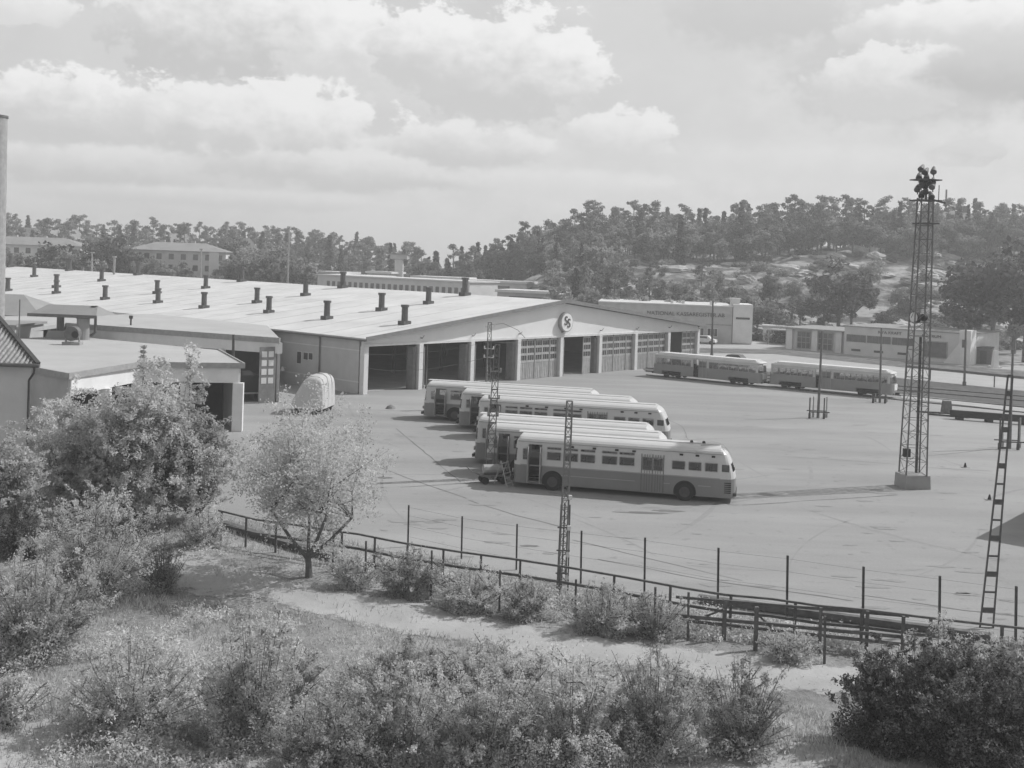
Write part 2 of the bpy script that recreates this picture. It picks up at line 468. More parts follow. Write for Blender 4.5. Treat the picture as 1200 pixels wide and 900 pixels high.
for k in range(130):
    c = G(rs.uniform(440, 1190), rs.uniform(470, 735)); n = 10; r1 = rs.uniform(.08, .45)
    if c.y + .38 * c.x < 49: continue
    mb.add([(c.x + 1.7 * r1 * math.cos(6.2832 * i / n) * rs.uniform(.5, 1.3), c.y + r1 * .6 * math.sin(6.2832 * i / n) * rs.uniform(.5, 1.3), .020) for i in range(n)], [tuple(range(n))])
structure(mb.build('wheel_marks', 'mark'))

# stained concrete patch where the buses leave oil
# dirt path along the fence
def ragged(name, top, bot, mat, dz, n=70, amp=.25):
    def resample(pts):
        P = [Vector(G(*p)) for p in pts]; Ls = [0]
        for a, b in zip(P, P[1:]): Ls.append(Ls[-1] + (b - a).length)
        out = []
        for i in range(n):
            t = Ls[-1] * i / (n - 1); k = max(j for j in range(len(Ls)) if Ls[j] <= t + 1e-9); k = min(k, len(P) - 2)
            out.append(P[k].lerp(P[k + 1], (t - Ls[k]) / max(Ls[k + 1] - Ls[k], 1e-6)))
        return out
    T, B = resample(top), resample(bot); V = []; K = 9
    for i in range(n):
        j1 = amp * (math.sin(i * .9) * .5 + random.uniform(-.6, .6)); j2 = amp * (math.sin(i * .7 + 2) * .5 + random.uniform(-.6, .6))
        d = (B[i] - T[i]); d = d.normalized() if d.length > .01 else Vector((0, -1, 0))
        a, b = T[i] + d * j1, B[i] + d * j2
        for k in range(K):
            p = a.lerp(b, k / (K - 1)); V.append((p.x, p.y, float(hgt(p.x, p.y)) + dz))
    Fc = [(i * K + k, (i + 1) * K + k, (i + 1) * K + k + 1, i * K + k + 1) for i in range(n - 1) for k in range(K - 1)]
    me = bpy.data.meshes.new(name); me.from_pydata(V, [], Fc); me.materials.append(M[mat])
    at = me.attributes.new('edge', 'FLOAT', 'POINT')
    at.data.foreach_set('value', [min(k, K - 1 - k) / 3 for i in range(n) for k in range(K)])
    o = bpy.data.objects.new(name, me); COL.objects.link(o); return structure(o)
ragged('dirt_path', ((200, 640), (300, 668), (380, 690), (500, 705), (640, 735), (800, 760), (1010, 778), (1200, 800)),
       ((150, 690), (290, 700), (400, 735), (520, 752), (640, 775), (800, 795), (1010, 822), (1200, 850)), 'path', .02)
ragged('path', ((-150, 850), (60, 835), (250, 862), (500, 890), (700, 884), (960, 862), (1200, 900)),
       ((-150, 960), (60, 900), (250, 920), (500, 935), (700, 925), (960, 905), (1200, 960)), 'path', .02, amp=.5)

# strips on the far side: tram tracks, verge, pavement and road
def band(name, a, b, mat, z):
    return sheet(name, [G(*p)[:2] for p in a] + [G(*p)[:2] for p in reversed(b)], z, mat)
band('tram_tracks', ((757, 436), (905, 447), (1060, 462), (1250, 482)), ((745, 425), (905, 436), (1060, 444), (1250, 464)), 'track', .02)
band('pavement', ((740, 421), (905, 432), (1060, 444), (1250, 463)), ((740, 413), (905, 415), (1060, 431), (1250, 450)), 'road', .024)
band('verge', ((740, 412.5), (905, 414.5), (1060, 430.5), (1250, 449)), ((740, 407), (905, 410), (1060, 424), (1250, 440)), 'verge', .03)
band('road', ((735, 406.5), (905, 409.5), (1060, 423.5), (1250, 439)), ((735, 398), (905, 399), (1060, 413), (1250, 428)), 'road', .034)
band('track_margin', ((1056, 467), (1250, 489)), ((1056, 463), (1250, 484)), 'road', .05)
# rails
mb = MB()
for (a, b) in [((757, 439), (1250, 488)), ((757, 434.5), (1250, 482)), ((745, 430), (1250, 474)), ((745, 427), (1250, 468.5))]:
    p, q = G(*a, .07), G(*b, .07); mb.bar(p, q, .09, .1)
structure(mb.build('rails', 'rail_steel'))

# ------------------------------------------------------------------ depot hall
DL = 158.0
depot = thing('depot_hall', 'long low bus depot hall with wide gable front, eight bays and round emblem', 'depot', A0, TH)
bay = DW / 8
# walls
mb = MB()
mb.box((.15, DL / 2 + .3, ZE / 2 - .02), (.3, DL - .6, ZE - .04))
mb.build('side_wall', 'grey_wall', depot)
mb = MB(); mb.box((DW - .15, DL / 2, ZE / 2 - .02), (.3, DL, ZE - .04)); mb.box((DW / 2, DL - .15, ZE / 2 - .02), (DW - .62, .3, ZE - .04))
mb.build('back_wall', 'grey_render', depot)
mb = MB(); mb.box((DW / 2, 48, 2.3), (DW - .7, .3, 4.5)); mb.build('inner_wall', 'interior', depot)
mb = MB(); mb.box((DW / 2, 24.5, .03), (DW - .7, 46, .05)); mb.build('hall_floor', 'grey_render', depot)
# gable wall above the doors (subdivided so that it is flat and exact)
mb = MB()
mb.prism([(0, 0), (DW, 0), (DW, .3), (0, .3)], ZL, ZE - .05)
v = [(0, 0, ZE - .05), (DW, 0, ZE - .05), (DW / 2, 0, ZR - .12), (0, .3, ZE - .05), (DW, .3, ZE - .05), (DW / 2, .3, ZR - .12)]
mb.add(v, [(0, 1, 2), (3, 5, 4), (0, 2, 5, 3), (1, 4, 5, 2)])
mb.build('gable_wall', 'gable', depot)
# ledge along the lintel
mb = MB(); mb.box((DW / 2, -.06, ZL + .12), (DW + .1, .12, .24)); mb.build('lintel', 'white_paint', depot)
# roof slabs with deep verge
roof_t = .22
mb = MB(); ov = .75; eo = .35
sl = (ZR - ZE) / (DW / 2)
for sx in (0, 1):
    x0, x1 = (-eo, DW / 2) if not sx else (DW + eo, DW / 2)
    za = ZE - eo * sl
    vs = []
    for y in (-ov, DL + .5):
        vs += [(x0, y, za), (x1, y, ZR), (x1, y, ZR + roof_t), (x0, y, za + roof_t)]
    mb.add(vs, [(0, 1, 2, 3), (7, 6, 5, 4), (0, 4, 5, 1), (2, 6, 7, 3), (0, 3, 7, 4)])
roof = mb.build('roof', 'roof_felt', depot)
mb = MB()
for sx in (0, 1):
    x0 = -eo if not sx else DW + eo
    mb.bar((x0, -ov - .05, ZE - eo * sl + .16), (DW / 2, -ov - .05, ZR + .17), .1, .42)
mb.build('verge_board', 'edging', roof)
mb = MB(); mb.bar((-eo - .08, -ov, ZE - .02), (-eo - .08, 36, ZE - .02), .16, .16); mb.build('gutter', 'mid_steel', roof)
mb = MB()
for k in range(34):
    y = 1.5 + k * 4.6; mb.bar((-.3, y, ZE + roof_t + .004), (DW / 2 - .3, y, ZR + roof_t - .03), .05, .02)
mb.build('roof_seam', 'roof_felt', roof)
# roof vents, found by sighting on to the roof plane
nrm = Vector((-(ZR - ZE), 0, DW / 2)).normalized()
nrmw = (FD * nrm.x + SD * nrm.y + Vector((0, 0, nrm.z)))
def on_roof(px, py):
    d = Vector(ray(px, py)); o = Vector((0, 0, CH)); P = A0 + Vector((0, 0, ZE + roof_t))
    t = (P - o).dot(nrmw) / d.dot(nrmw); w = o + d * t; r = w - A0
    return Vector((r.dot(FD), r.dot(SD), w.z))
def make_vent(h, r):
    mb = MB()
    mb.box((0, 0, .0), (r * 3.0, r * 2.6, .7))
    mb.tube([(0, 0, .3), (0, 0, h)], [r, r * .95], 10)
    mb.tube([(0, 0, h - .02), (0, 0, h + .22)], [r * 1.25, r * 1.25], 10)
    return mb
vents = [(474, 380), (383, 374), (315, 366.5), (239, 361), (185, 355), (123, 351), (66, 344), (9, 341),
         (447, 364), (301, 355), (184, 344), (502, 356), (358, 346.5), (241, 338), (119, 329.5), (40, 324.5), (66, 337)]
first = None
for px, py in vents:
    p = on_roof(px, py)
    if first is None:
        first = make_vent(1.75, .34).build('roof_vent', 'vent_steel', roof); o = first
    else:
        o = first.copy(); COL.objects.link(o); o.parent = roof
    o.location = p; sz = 1.0 + random.uniform(-.04, .08); o.scale = (sz, sz, sz)
for px in (552, 409, 290, 168, 87, 18):
    # stacks standing on the ridge
    best = min((abs(600 + CF * (A0 + FD * DW / 2 + SD * s).x / (A0 + FD * DW / 2 + SD * s).y - px - 0), s) for s in np.arange(4, 156, .25))
    o = first.copy(); COL.objects.link(o); o.parent = roof; o.location = (DW / 2 - 1.0, best[1], ZR + .1); o.scale = (1.15, 1.15, 1.15)
mb = MB(); mb.tube([(DW / 2 - 2, 97, ZR), (DW / 2 - 2, 97, ZR + 3.0)], .2, 8); mb.tube([(DW / 2 - 2, 97, ZR + 2.9), (DW / 2 - 2, 97, ZR + 3.2)], .38, 8)
mb.build('flue', 'pale_steel', roof)
# pillars
for k in range(9):
    mb = MB(); x = bay * k; x = .28 if k == 0 else (DW - .28 if k == 8 else x)
    mb.box((x, .12, ZL / 2), (.55, .6, ZL - .004)); mb.build('pillar', 'white_paint', depot)
    mb = MB(); mb.box((x, -.13, ZL + .62), (.1, .26, .1)); mb.tube([(x, -.26, ZL + .62), (x, -.5, ZL + .9)], .03, 6)
    mb.build('wall_bracket', 'mid_steel', depot)
# folding doors
def door_leafs(x0, x1, n, y, name='folding_door'):
    """panelled folding leaves: ribbed lower panel, three rows of small panes"""
    w = (x1 - x0) / n; body = MB(); gl = MB()
    for i in range(n):
        a = x0 + i * w; c = a + w / 2; yy = y + (.05 if i % 2 else 0)
        body.box((c, yy, .98), (w - .05, .07, 1.9))
        body.box((a + w * .03 + .03, yy - .02, 2.25), (.10, .11, 4.4)); body.box((a + w - .08, yy - .02, 2.25), (.07, .11, 4.4))
        for r_ in range(4):
            z = 2.02 + r_ * .82; body.box((c, yy - .02, z), (w - .25, .1, .26))
        body.box((c, yy - .045, 1.0), (.08, .05, 1.7)); body.box((c - w * .25, yy - .045, 1.0), (.05, .04, 1.7)); body.box((c + w * .25, yy - .045, 1.0), (.05, .04, 1.7))
        gl.box((c, yy + .01, 3.2), (w - .22, .03, 2.3))
        for q in (-.16, .16): body.box((c + w * q, yy - .02, 3.2), (.05, .08, 2.3))
    o = body.build(name, 'door_paint', depot); gl.build('door_panes', 'glass_build', o); return o
for k in (3, 5, 6):
    x0, x1 = bay * k + .45, bay * (k + 1) - .45
    door_leafs(x0, x1, 5, .25)
    mb = MB(); mb.box(((x0 + x1) / 2, .3, ZL - .13), (x1 - x0 + .3, .12, .26)); mb.build('door_head', 'mid_steel', depot)
door_leafs(bay * 7 + 3.7, bay * 8 - .6, 3, .25)
# a leaf folded back in the fifth bay and stacks of leaves at the bay sides
def folded(x, side, n=4, wid=.95):
    mb = MB(); g = MB()
    for i in range(n):
        xx = x + side * (i * .11)
        mb.box((xx, .55 + .05 * (i % 2), 2.2), (.07, wid, 4.3)); g.box((xx - .04 * side, .55 + .05 * (i % 2), 3.2), (.02, wid * .7, 2.0))
    o = mb.build('folded_door', 'door_stack', depot); g.build('door_panes', 'glass_build', o)
for k in (0, 1, 2, 4): folded(bay * k + .45, 1); folded(bay * (k + 1) - .45, -1)
door_leafs(bay * 4 + 4.6, bay * 4 + 6.2, 1, .3)
mb = MB(); mb.box((bay * 2 + 3.9, 1.2, 2.2), (.1, .1, 4.4)); mb.build('door_post', 'pale_steel', depot)
mb = MB(); mb.box((bay * 1 + 2.2, 1.2, 2.2), (.1, .1, 4.4)); mb.build('door_post', 'mid_steel', depot)
# inside: pale roof posts just visible in the dark
for k in range(1, 8):
    for y in (12, 26):
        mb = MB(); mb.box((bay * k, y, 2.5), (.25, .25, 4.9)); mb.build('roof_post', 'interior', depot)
# round emblem: drum standing proud of the gable with two crossed letters
ez = (ZE + ZR) / 2 - .62
ex = DW / 2 + .4
mb = MB(); mb.tube([(ex, -.02, ez), (ex, -.5, ez)], 1.15, 28); emb = mb.build('emblem', 'bus_mid', depot)
mb = MB(); mb.tube([(ex, -.5, ez), (ex, -.53, ez)], 1.04, 28); mb.build('emblem_face', 'gable', emb)
text_mesh('S', 1.5, .04, 'emblem_letter', 'letters', emb, (ex - .28, -.56, ez + .15), (R(90), 0, 0), .9)
text_mesh('S', 1.5, .04, 'emblem_letter', 'letters', emb, (ex + .28, -.56, ez - .15), (R(90), 0, 0), .9)
# side wall details
def on_side(px, py):
    d = Vector(ray(px, py)); o = Vector((0, 0, CH)); t = (A0 - o).dot(FD) / d.dot(FD); w = o + d * t
    return (w - A0).dot(SD), w.z
s1, z1 = on_side(376, 398)
mb = MB(); mb.tube([(-.12, s1, ZE - .1), (-.12, s1, .1)], .07, 8); mb.build('downpipe', 'mid_steel', depot)
for (xa, ya, xb, yb) in ((349, 412, 353, 426), (356.5, 413, 361, 421.5), (362.5, 413.5, 366.5, 421.5)):
    sa, za = on_side(xa, ya); sb, zb = on_side(xb, yb)
    mb = MB(); mb.box((-.02, (sa + sb) / 2, (za + zb) / 2), (.06, abs(sa - sb) + .16, abs(za - zb) + .16)); w = mb.build('window', 'pale_render', depot)
    mb = MB(); mb.box((-.055, (sa + sb) / 2, (za + zb) / 2), (.03, abs(sa - sb), abs(za - zb))); mb.build('pane', 'glass_build', w)
for (xa, ya) in ((331, 402), (335, 433)):
    sa, za = on_side(xa, ya)
    mb = MB(); mb.tube([(0, sa, za + .2), (-.45, sa, za + .3)], .03, 6); mb.tube([(-.45, sa, za + .32), (-.45, sa, za - .08)], [.08, .28], 10)
    mb.build('wall_lamp', 'white_wall', depot)
for ya in (406, 442):
    s_a, z_a = on_side(380, ya)
    mb = MB(); mb.box((-.015, 14, z_a), (.03, 27, .12)); mb.build('wall_course', 'pale_render', depot)

# wing and lower roofs to the left of the hall ------------------------------
def LW(x, y, z=0): return A0 + FD * x + SD * y + Vector((0, 0, z))
wing = thing('depot_wing', 'low side wing with pale flat roof against the left side of the depot hall', 'depot wing', LW(-14, 60), TH)
mb = MB(); mb.prism([LW(-38, 36.6)[:2], LW(-.4, 36.6)[:2], LW(-.4, 100)[:2], LW(-38, 100)[:2]], .0, 4.7); mb.build('wall', 'grey_render', wing, True)
mb = MB(); mb.prism([LW(-38.6, 36.1)[:2], LW(-.36, 36.1)[:2], LW(-.36, 100.5)[:2], LW(-38.6, 100.5)[:2]], 4.7, [4.9, 5.2, 5.2, 4.9]); mb.build('roof', 'roof_felt', wing, True)

canopy = thing('bus_workshop', 'flat roofed workshop in front of the hall side with dark open bays', 'workshop', LW(-13, 8), TH)
ZC = 5.75
c0, c1, c2, c3, c4 = LW(-10.4, -.6), LW(-.5, 14.5), LW(-.5, 36), LW(-27, 36), LW(-17.8, 23.5)
c5 = LW(-27.5, 15.8)
mb = MB(); mb.prism([p[:2] for p in (c0, c1, c2, c3, c5, c4)], ZC - .35, ZC); mb.build('roof', 'roof_felt2', canopy, True)
mb = MB()
mb.prism([p[:2] for p in (c0.lerp(c4, .01), c4, c4 + FD * .3, c0 + FD * .3)], ZC - 1.35, ZC - .36); mb.build('wall_band', 'white_wall', canopy, True)
mb = MB(); mb.prism([p[:2] for p in (c4.lerp(c0, .25), c4, c5, c5 + FD * .5, c4 + FD * .4, c4.lerp(c0, .25) + FD * .4)], 0, ZC - 1.36); mb.build('wall', 'pale_render', canopy, True)
mb = MB(); q0, q1 = c0.lerp(c1, .3), c4.lerp(c2, .3)
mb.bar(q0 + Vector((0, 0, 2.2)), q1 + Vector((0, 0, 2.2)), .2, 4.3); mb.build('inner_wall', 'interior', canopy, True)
mb = MB(); mb.bar(c0.lerp(c1, .04) + Vector((0, 0, 2.2)), c1 + Vector((0, 0, 2.2)), .25, 4.3); mb.build('end_wall', 'grey_render', canopy, True)
for t in (.25, .45, .62):
    p = c0.lerp(c4, t); mb = MB(); mb.box((p.x, p.y, 2.19), (.5, .5, 4.38), TH); mb.build('pillar', 'white_wall', canopy, True)
mb = MB(); mb.bar(c0.lerp(c4, .0) + Vector((0, 0, ZC - .17)), c4 + Vector((0, 0, ZC - .17)), .16, .5); mb.build('fascia', 'pale_steel', canopy, True)

# tall open gate leaf with eight pale panes
p = G(312, 473); q0, q1 = G(302.5, 473), G(321.5, 472)
gate = thing('gate_leaf', 'tall grey gate leaf with eight pale window panes standing open by the workshop', 'gate', p)
mb = MB(); mb.bar(q0 + Vector((0, 0, 2.5)), q1 + Vector((0, 0, 2.5)), .08, 5.0); leaf = mb.build('leaf', 'door_stack', gate, True)
nrm_g = (q1 - q0).normalized().cross(Vector((0, 0, 1)))
if nrm_g.y > 0: nrm_g = -nrm_g
for r_ in range(4):
    for c_ in range(2):
        z = 4.35 - r_ * .78; t = .28 + c_ * .42
        pp = q0.lerp(q1, t) + nrm_g * .05; d = (q1 - q0).normalized()
        mb = MB(); mb.bar(pp - d * .24 + Vector((0, 0, z)), pp + d * .24 + Vector((0, 0, z)), .03, .52); mb.build('pane', 'white_wall', leaf, True)

# truck backed into the workshop bay
p = G(288, 473)
tr = thing('lorry', 'dark lorry seen from behind in the shadow under the workshop roof', 'lorry', p + Vector((0, 1.5, 0)), R(30))
mb = MB(); mb.box((0, 2, 1.5), (2.2, 4, 1.7)); mb.build('load_box', 'black', tr)
mb = MB(); mb.box((0, 4.7, 1.4), (1.9, 1.5, 1.5), top=.85); mb.build('cab', 'under', tr)
for sx in (-.85, .85):
    for yy in (.8, 4.6):
        mb = MB(); mb.tube([(sx - .14, yy, .45), (sx + .14, yy, .45)], .45, 14); mb.build('wheel', 'tyre', tr)
mb = MB(); mb.box((0, -.05, .75), (2.0, .08, .15)); mb.build('bumper', 'pale_steel', tr)

# near workshop with flat roof -------------------------------------------------
nw = thing('flat_roofed_workshop', 'near flat roofed workshop with white corner pillar behind the left trees', 'workshop', (-27, 84, 0))
ZN = 5.0
P1, P2, P3, P4 = Vector((-19.6, 82.2, 0)), Vector((-26.8, 80.6, 0)), Vector((-28.5, 71.8, 0)), Vector((-37.5, 79.6, 0))
P5, P6, P7 = Vector((-47, 92, 0)), Vector((-41, 103, 0)), Vector((-24.5, 93.5, 0))
mb = MB(); mb.prism([p[:2] for p in (P1, P7, P6, P5, P4, P3, P2)], ZN - .28, ZN); nroof = mb.build('roof', 'roof_felt2', nw, True)
mb = MB()
def inset(p, c=Vector((-31, 86, 0)), d=.45): return p + (c - p).normalized() * d
I = [inset(p) for p in (P1, P7, P6, P5, P4, P3, P2)]
for a, b in ((I[1], I[2]), (I[2], I[3]), (I[3], I[4]), (I[0], I[1])):
    mb.bar(a + Vector((0, 0, (ZN - .3) / 2)), b + Vector((0, 0, (ZN - .3) / 2)), .25, ZN - .32)
mb.build('wall', 'pale_render', nw, True)
mb = MB(); a, b = I[4], I[5]; mb.bar(a + Vector((0, 0, 2.34)), b + Vector((0, 0, 2.34)), .25, 4.64); mb.build('end_wall', 'grey_render', nw, True)
mb = MB()
for a, b in ((I[5], I[6]), (I[6], I[0])): mb.bar(a + Vector((0, 0, ZN - .85)), b + Vector((0, 0, ZN - .85)), .25, 1.1)
mb.build('wall_band', 'white_wall', nw, True)
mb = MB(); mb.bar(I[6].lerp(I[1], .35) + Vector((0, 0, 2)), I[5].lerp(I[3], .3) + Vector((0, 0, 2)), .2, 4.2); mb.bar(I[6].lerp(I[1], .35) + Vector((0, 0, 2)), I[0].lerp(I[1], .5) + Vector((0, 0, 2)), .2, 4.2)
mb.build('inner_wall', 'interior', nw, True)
for p in (I[0], I[6].lerp(I[0], .48), I[6], I[5].lerp(I[6], .5)):
    mb = MB(); mb.box((p.x, p.y, (ZN - 1.4) / 2), (.75, .6, ZN - 1.4), .1); mb.build('pillar', 'white_wall', nw, True)
mb = MB()
ring = [P4, P3, P2, P1, P7]
for a, b in zip(ring, ring[1:]): mb.bar(a + Vector((0, 0, ZN - .1)), b + Vector((0, 0, ZN - .1)), .12, .4)
mb.build('fascia', 'pale_steel', nw, True)
# clutter standing on that roof
def rooft(px, py): return G(px, py, ZN)
def rthing(name, label, cat, px, py, group=None): return thing(name, label, cat, rooft(px, py), 0, group)
t = rthing('rooftop_shelter', 'flat hipped canopy on one post above a pale duct box, on workshop roof', 'rooftop shelter', 68, 396)
mb = MB(); mb.box((0, 0, .35), (1.9, 1.6, .7), .2, top=.8); mb.build('duct_box', 'roof_grey', t)
mb = MB(); mb.tube([(.1, .2, .6), (.1, .2, 2.2)], .32, 10); mb.build('post', 'mid_steel', t)
mb = MB()
mb.add([(-2.2, -1.3, 2.15), (4.0, -1.6, 2.15), (4.6, 1.6, 2.2), (-1.8, 1.6, 2.2), (-1.1, .3, 3.0), (3.4, .3, 3.0)],
       [(0, 1, 2, 3), (0, 1, 5, 4), (1, 2, 5), (2, 3, 4, 5), (3, 0, 4)]); mb.build('hipped_roof', 'roof_grey', t)
mb = MB(); mb.bar((-2.25, -1.32, 2.1), (4.05, -1.62, 2.1), .1, .28); mb.build('eave_board', 'mid_steel', t)
t = rthing('extractor_fan', 'round dark extractor fan on small feet on the workshop roof', 'fan', 85, 404)
mb = MB(); mb.tube([(0, -.35, .95), (0, .35, .95)], .62, 16); mb.build('housing', 'mid_steel', t)
mb = MB(); mb.tube([(-.5, 0, .8), (-.6, 0, 0)], .07, 6); mb.tube([(.5, 0, .8), (.6, 0, 0)], .07, 6); mb.box((0, 0, .12), (1.5, .8, .24)); mb.build('stand', 'pale_steel', t)
mb = MB(); mb.tube([(.35, -.4, .9), (.35, -.44, .9)], .3, 12); mb.build('intake', 'black', t)
t = rthing('vent_drum', 'grey cylindrical vent drum beside the extractor fan', 'vent', 97, 398)
mb = MB(); mb.tube([(0, 0, 0), (0, 0, 1.9)], .55, 16, cap=True); mb.build('drum', 'roof_grey', t)
mb = MB(); mb.tube([(0, 0, 1.9), (0, 0, 2.02)], .64, 16); mb.build('lid', 'mid_steel', t)
t = rthing('bent_pipe', 'tall dark bent exhaust pipe rising beside the vent drum', 'pipe', 106, 397)
mb = MB(); mb.tube([(-.5, 0, .3), (.1, 0, .3), (.4, 0, .6), (.42, 0, 2.6), (.3, 0, 2.9)], .13, 8); mb.build('tube', 'mid_steel', t)
mb = MB(); mb.tube([(.3, 0, 2.75), (.3, 0, 3.0)], .3, 8); mb.build('cowl', 'dark_steel', t)
t = rthing('roof_cowl', 'small dark cowl with thin stem on the grey workshop roof', 'vent', 153, 390)
mb = MB(); mb.box((0, 0, .25), (1.0, .7, .5)); mb.tube([(0, 0, .4), (0, 0, 1.5)], .09, 8); mb.tube([(0, 0, 1.4), (0, 0, 1.7)], .2, 8); mb.build('cowl', 'dark_steel', t)
t = rthing('thin_flue', 'slim grey flue pipe standing on the workshop roof left of the canopy', 'flue', 22, 400)
mb = MB(); mb.tube([(0, 0, 0), (0, 0, 3.6)], .05, 6); mb.build('tube', 'mid_steel', t)
# two small roofs farther left
t = thing('stair_house', 'small grey box room on the flat roof at the left edge', 'roof room', (-47.5, 101, 0))
mb = MB(); mb.box((0, 0, 3.0), (7.5, 6, 6.0)); mb.build('wall', 'grey_render', t)
mb = MB(); mb.box((0, 0, 6.1), (8.0, 6.5, .2)); mb.build('roof', 'roof_grey', t)
t = thing('hipped_shed', 'low shed with grey hipped roof behind the box room at left edge', 'shed', (-62, 132, 0))
mb = MB(); mb.box((0, 0, 2.6), (16, 10, 5.2)); mb.build('wall', 'grey_render', t)
mb = MB(); mb.add([(-8.5, -5.5, 5.2), (8.5, -5.5, 5.2), (8.5, 5.5, 5.2), (-8.5, 5.5, 5.2), (-4, 0, 7.4), (4, 0, 7.4)], [(0, 1, 5, 4), (1, 2, 5), (2, 3, 4, 5), (3, 0, 4), (3, 2, 1, 0)]); mb.build('roof', 'roof_grey', t)

# ------------------------------------------------------------------ house at the left edge
hp = G(32, 600)
house = thing('house', 'pale rendered house corner with ribbed tiled roof at the left edge', 'house', hp)
ZH = 7.4
hs = Vector((-.56, .83, 0))
hq = hp + hs * 9
mb = MB(); mb.prism([(hp.x, hp.y), (hq.x, hq.y), (hq.x - 11, hq.y), (hp.x - 11, hp.y)], 0, ZH); mb.build('wall', 'pale_render', house, True)
x1, y0 = hp.x + .55, hp.y - .5
kx = hs.x / hs.y
mb = MB()
vs = [(x1, y0, ZH), (x1 + 10 * kx, y0 + 10, ZH), (x1 - 12.1 + 10 * kx, y0 + 10, ZH), (x1 - 12.1, y0, ZH), (x1 - 5, y0 + 5, ZH + 2.6), (x1 - 7.1, y0 + 5, ZH + 2.6)]
mb.add(vs, [(0, 1, 4), (1, 2, 5, 4), (2, 3, 5), (3, 0, 4, 5), (3, 2, 1, 0)]); rf = mb.build('roof', 'tile', house, True)
mb = MB()  # rolls of the pantiles on the front slope
for k in range(48):
    x = x1 - .12 - k * .25; top = min(1.0, (x1 - x) / 5.0)
    if (x1 - x) > 7.1: top = max(0, (12.1 - (x1 - x)) / 5.0)
    if top > .02: mb.tube([(x, y0 - .04, ZH + .03), (x, y0 + 5 * top - .05, ZH + 2.6 * top)], .07, 6)
mb.build('tile_rolls', 'tile', rf, True)
mb = MB(); mb.bar((x1, y0 - .02, ZH + .08), (x1 - 5, y0 + 5, ZH + 2.7), .22, .12); mb.build('hip_board', 'dark_steel', rf, True)
mb = MB(); mb.tube([(x1 - 12.1, y0 - .1, ZH - .03), (x1 + .1, y0 - .1, ZH - .03)], .1, 8); gt = mb.build('gutter', 'mid_steel', house, True)
mb = MB(); mb.tube([(x1 - .15, y0 - .1, ZH - .05), (x1 - .15, y0 - .1, ZH - .35), (hp.x - .05, hp.y - .12, ZH - .8), (hp.x - .05, hp.y - .12, .1)], .06, 8); mb.build('downpipe', 'dark_steel', gt, True)

# tall factory chimney
cp = Vector((-36.0, 76.5, 0))
t = thing('factory_chimney', 'tall round pale chimney cut by the left edge of the picture', 'chimney', cp)
mb = MB(); mb.tube([(0, 0, 0), (0, 0, 22.0)], [1.12, .86], 28); mb.build('shaft', 'pale_steel', t, smooth=False)
mb = MB(); mb.tube([(0, 0, 22.0), (0, 0, 22.15)], [.92, .92], 28); mb.build('rim', 'mid_steel', t)

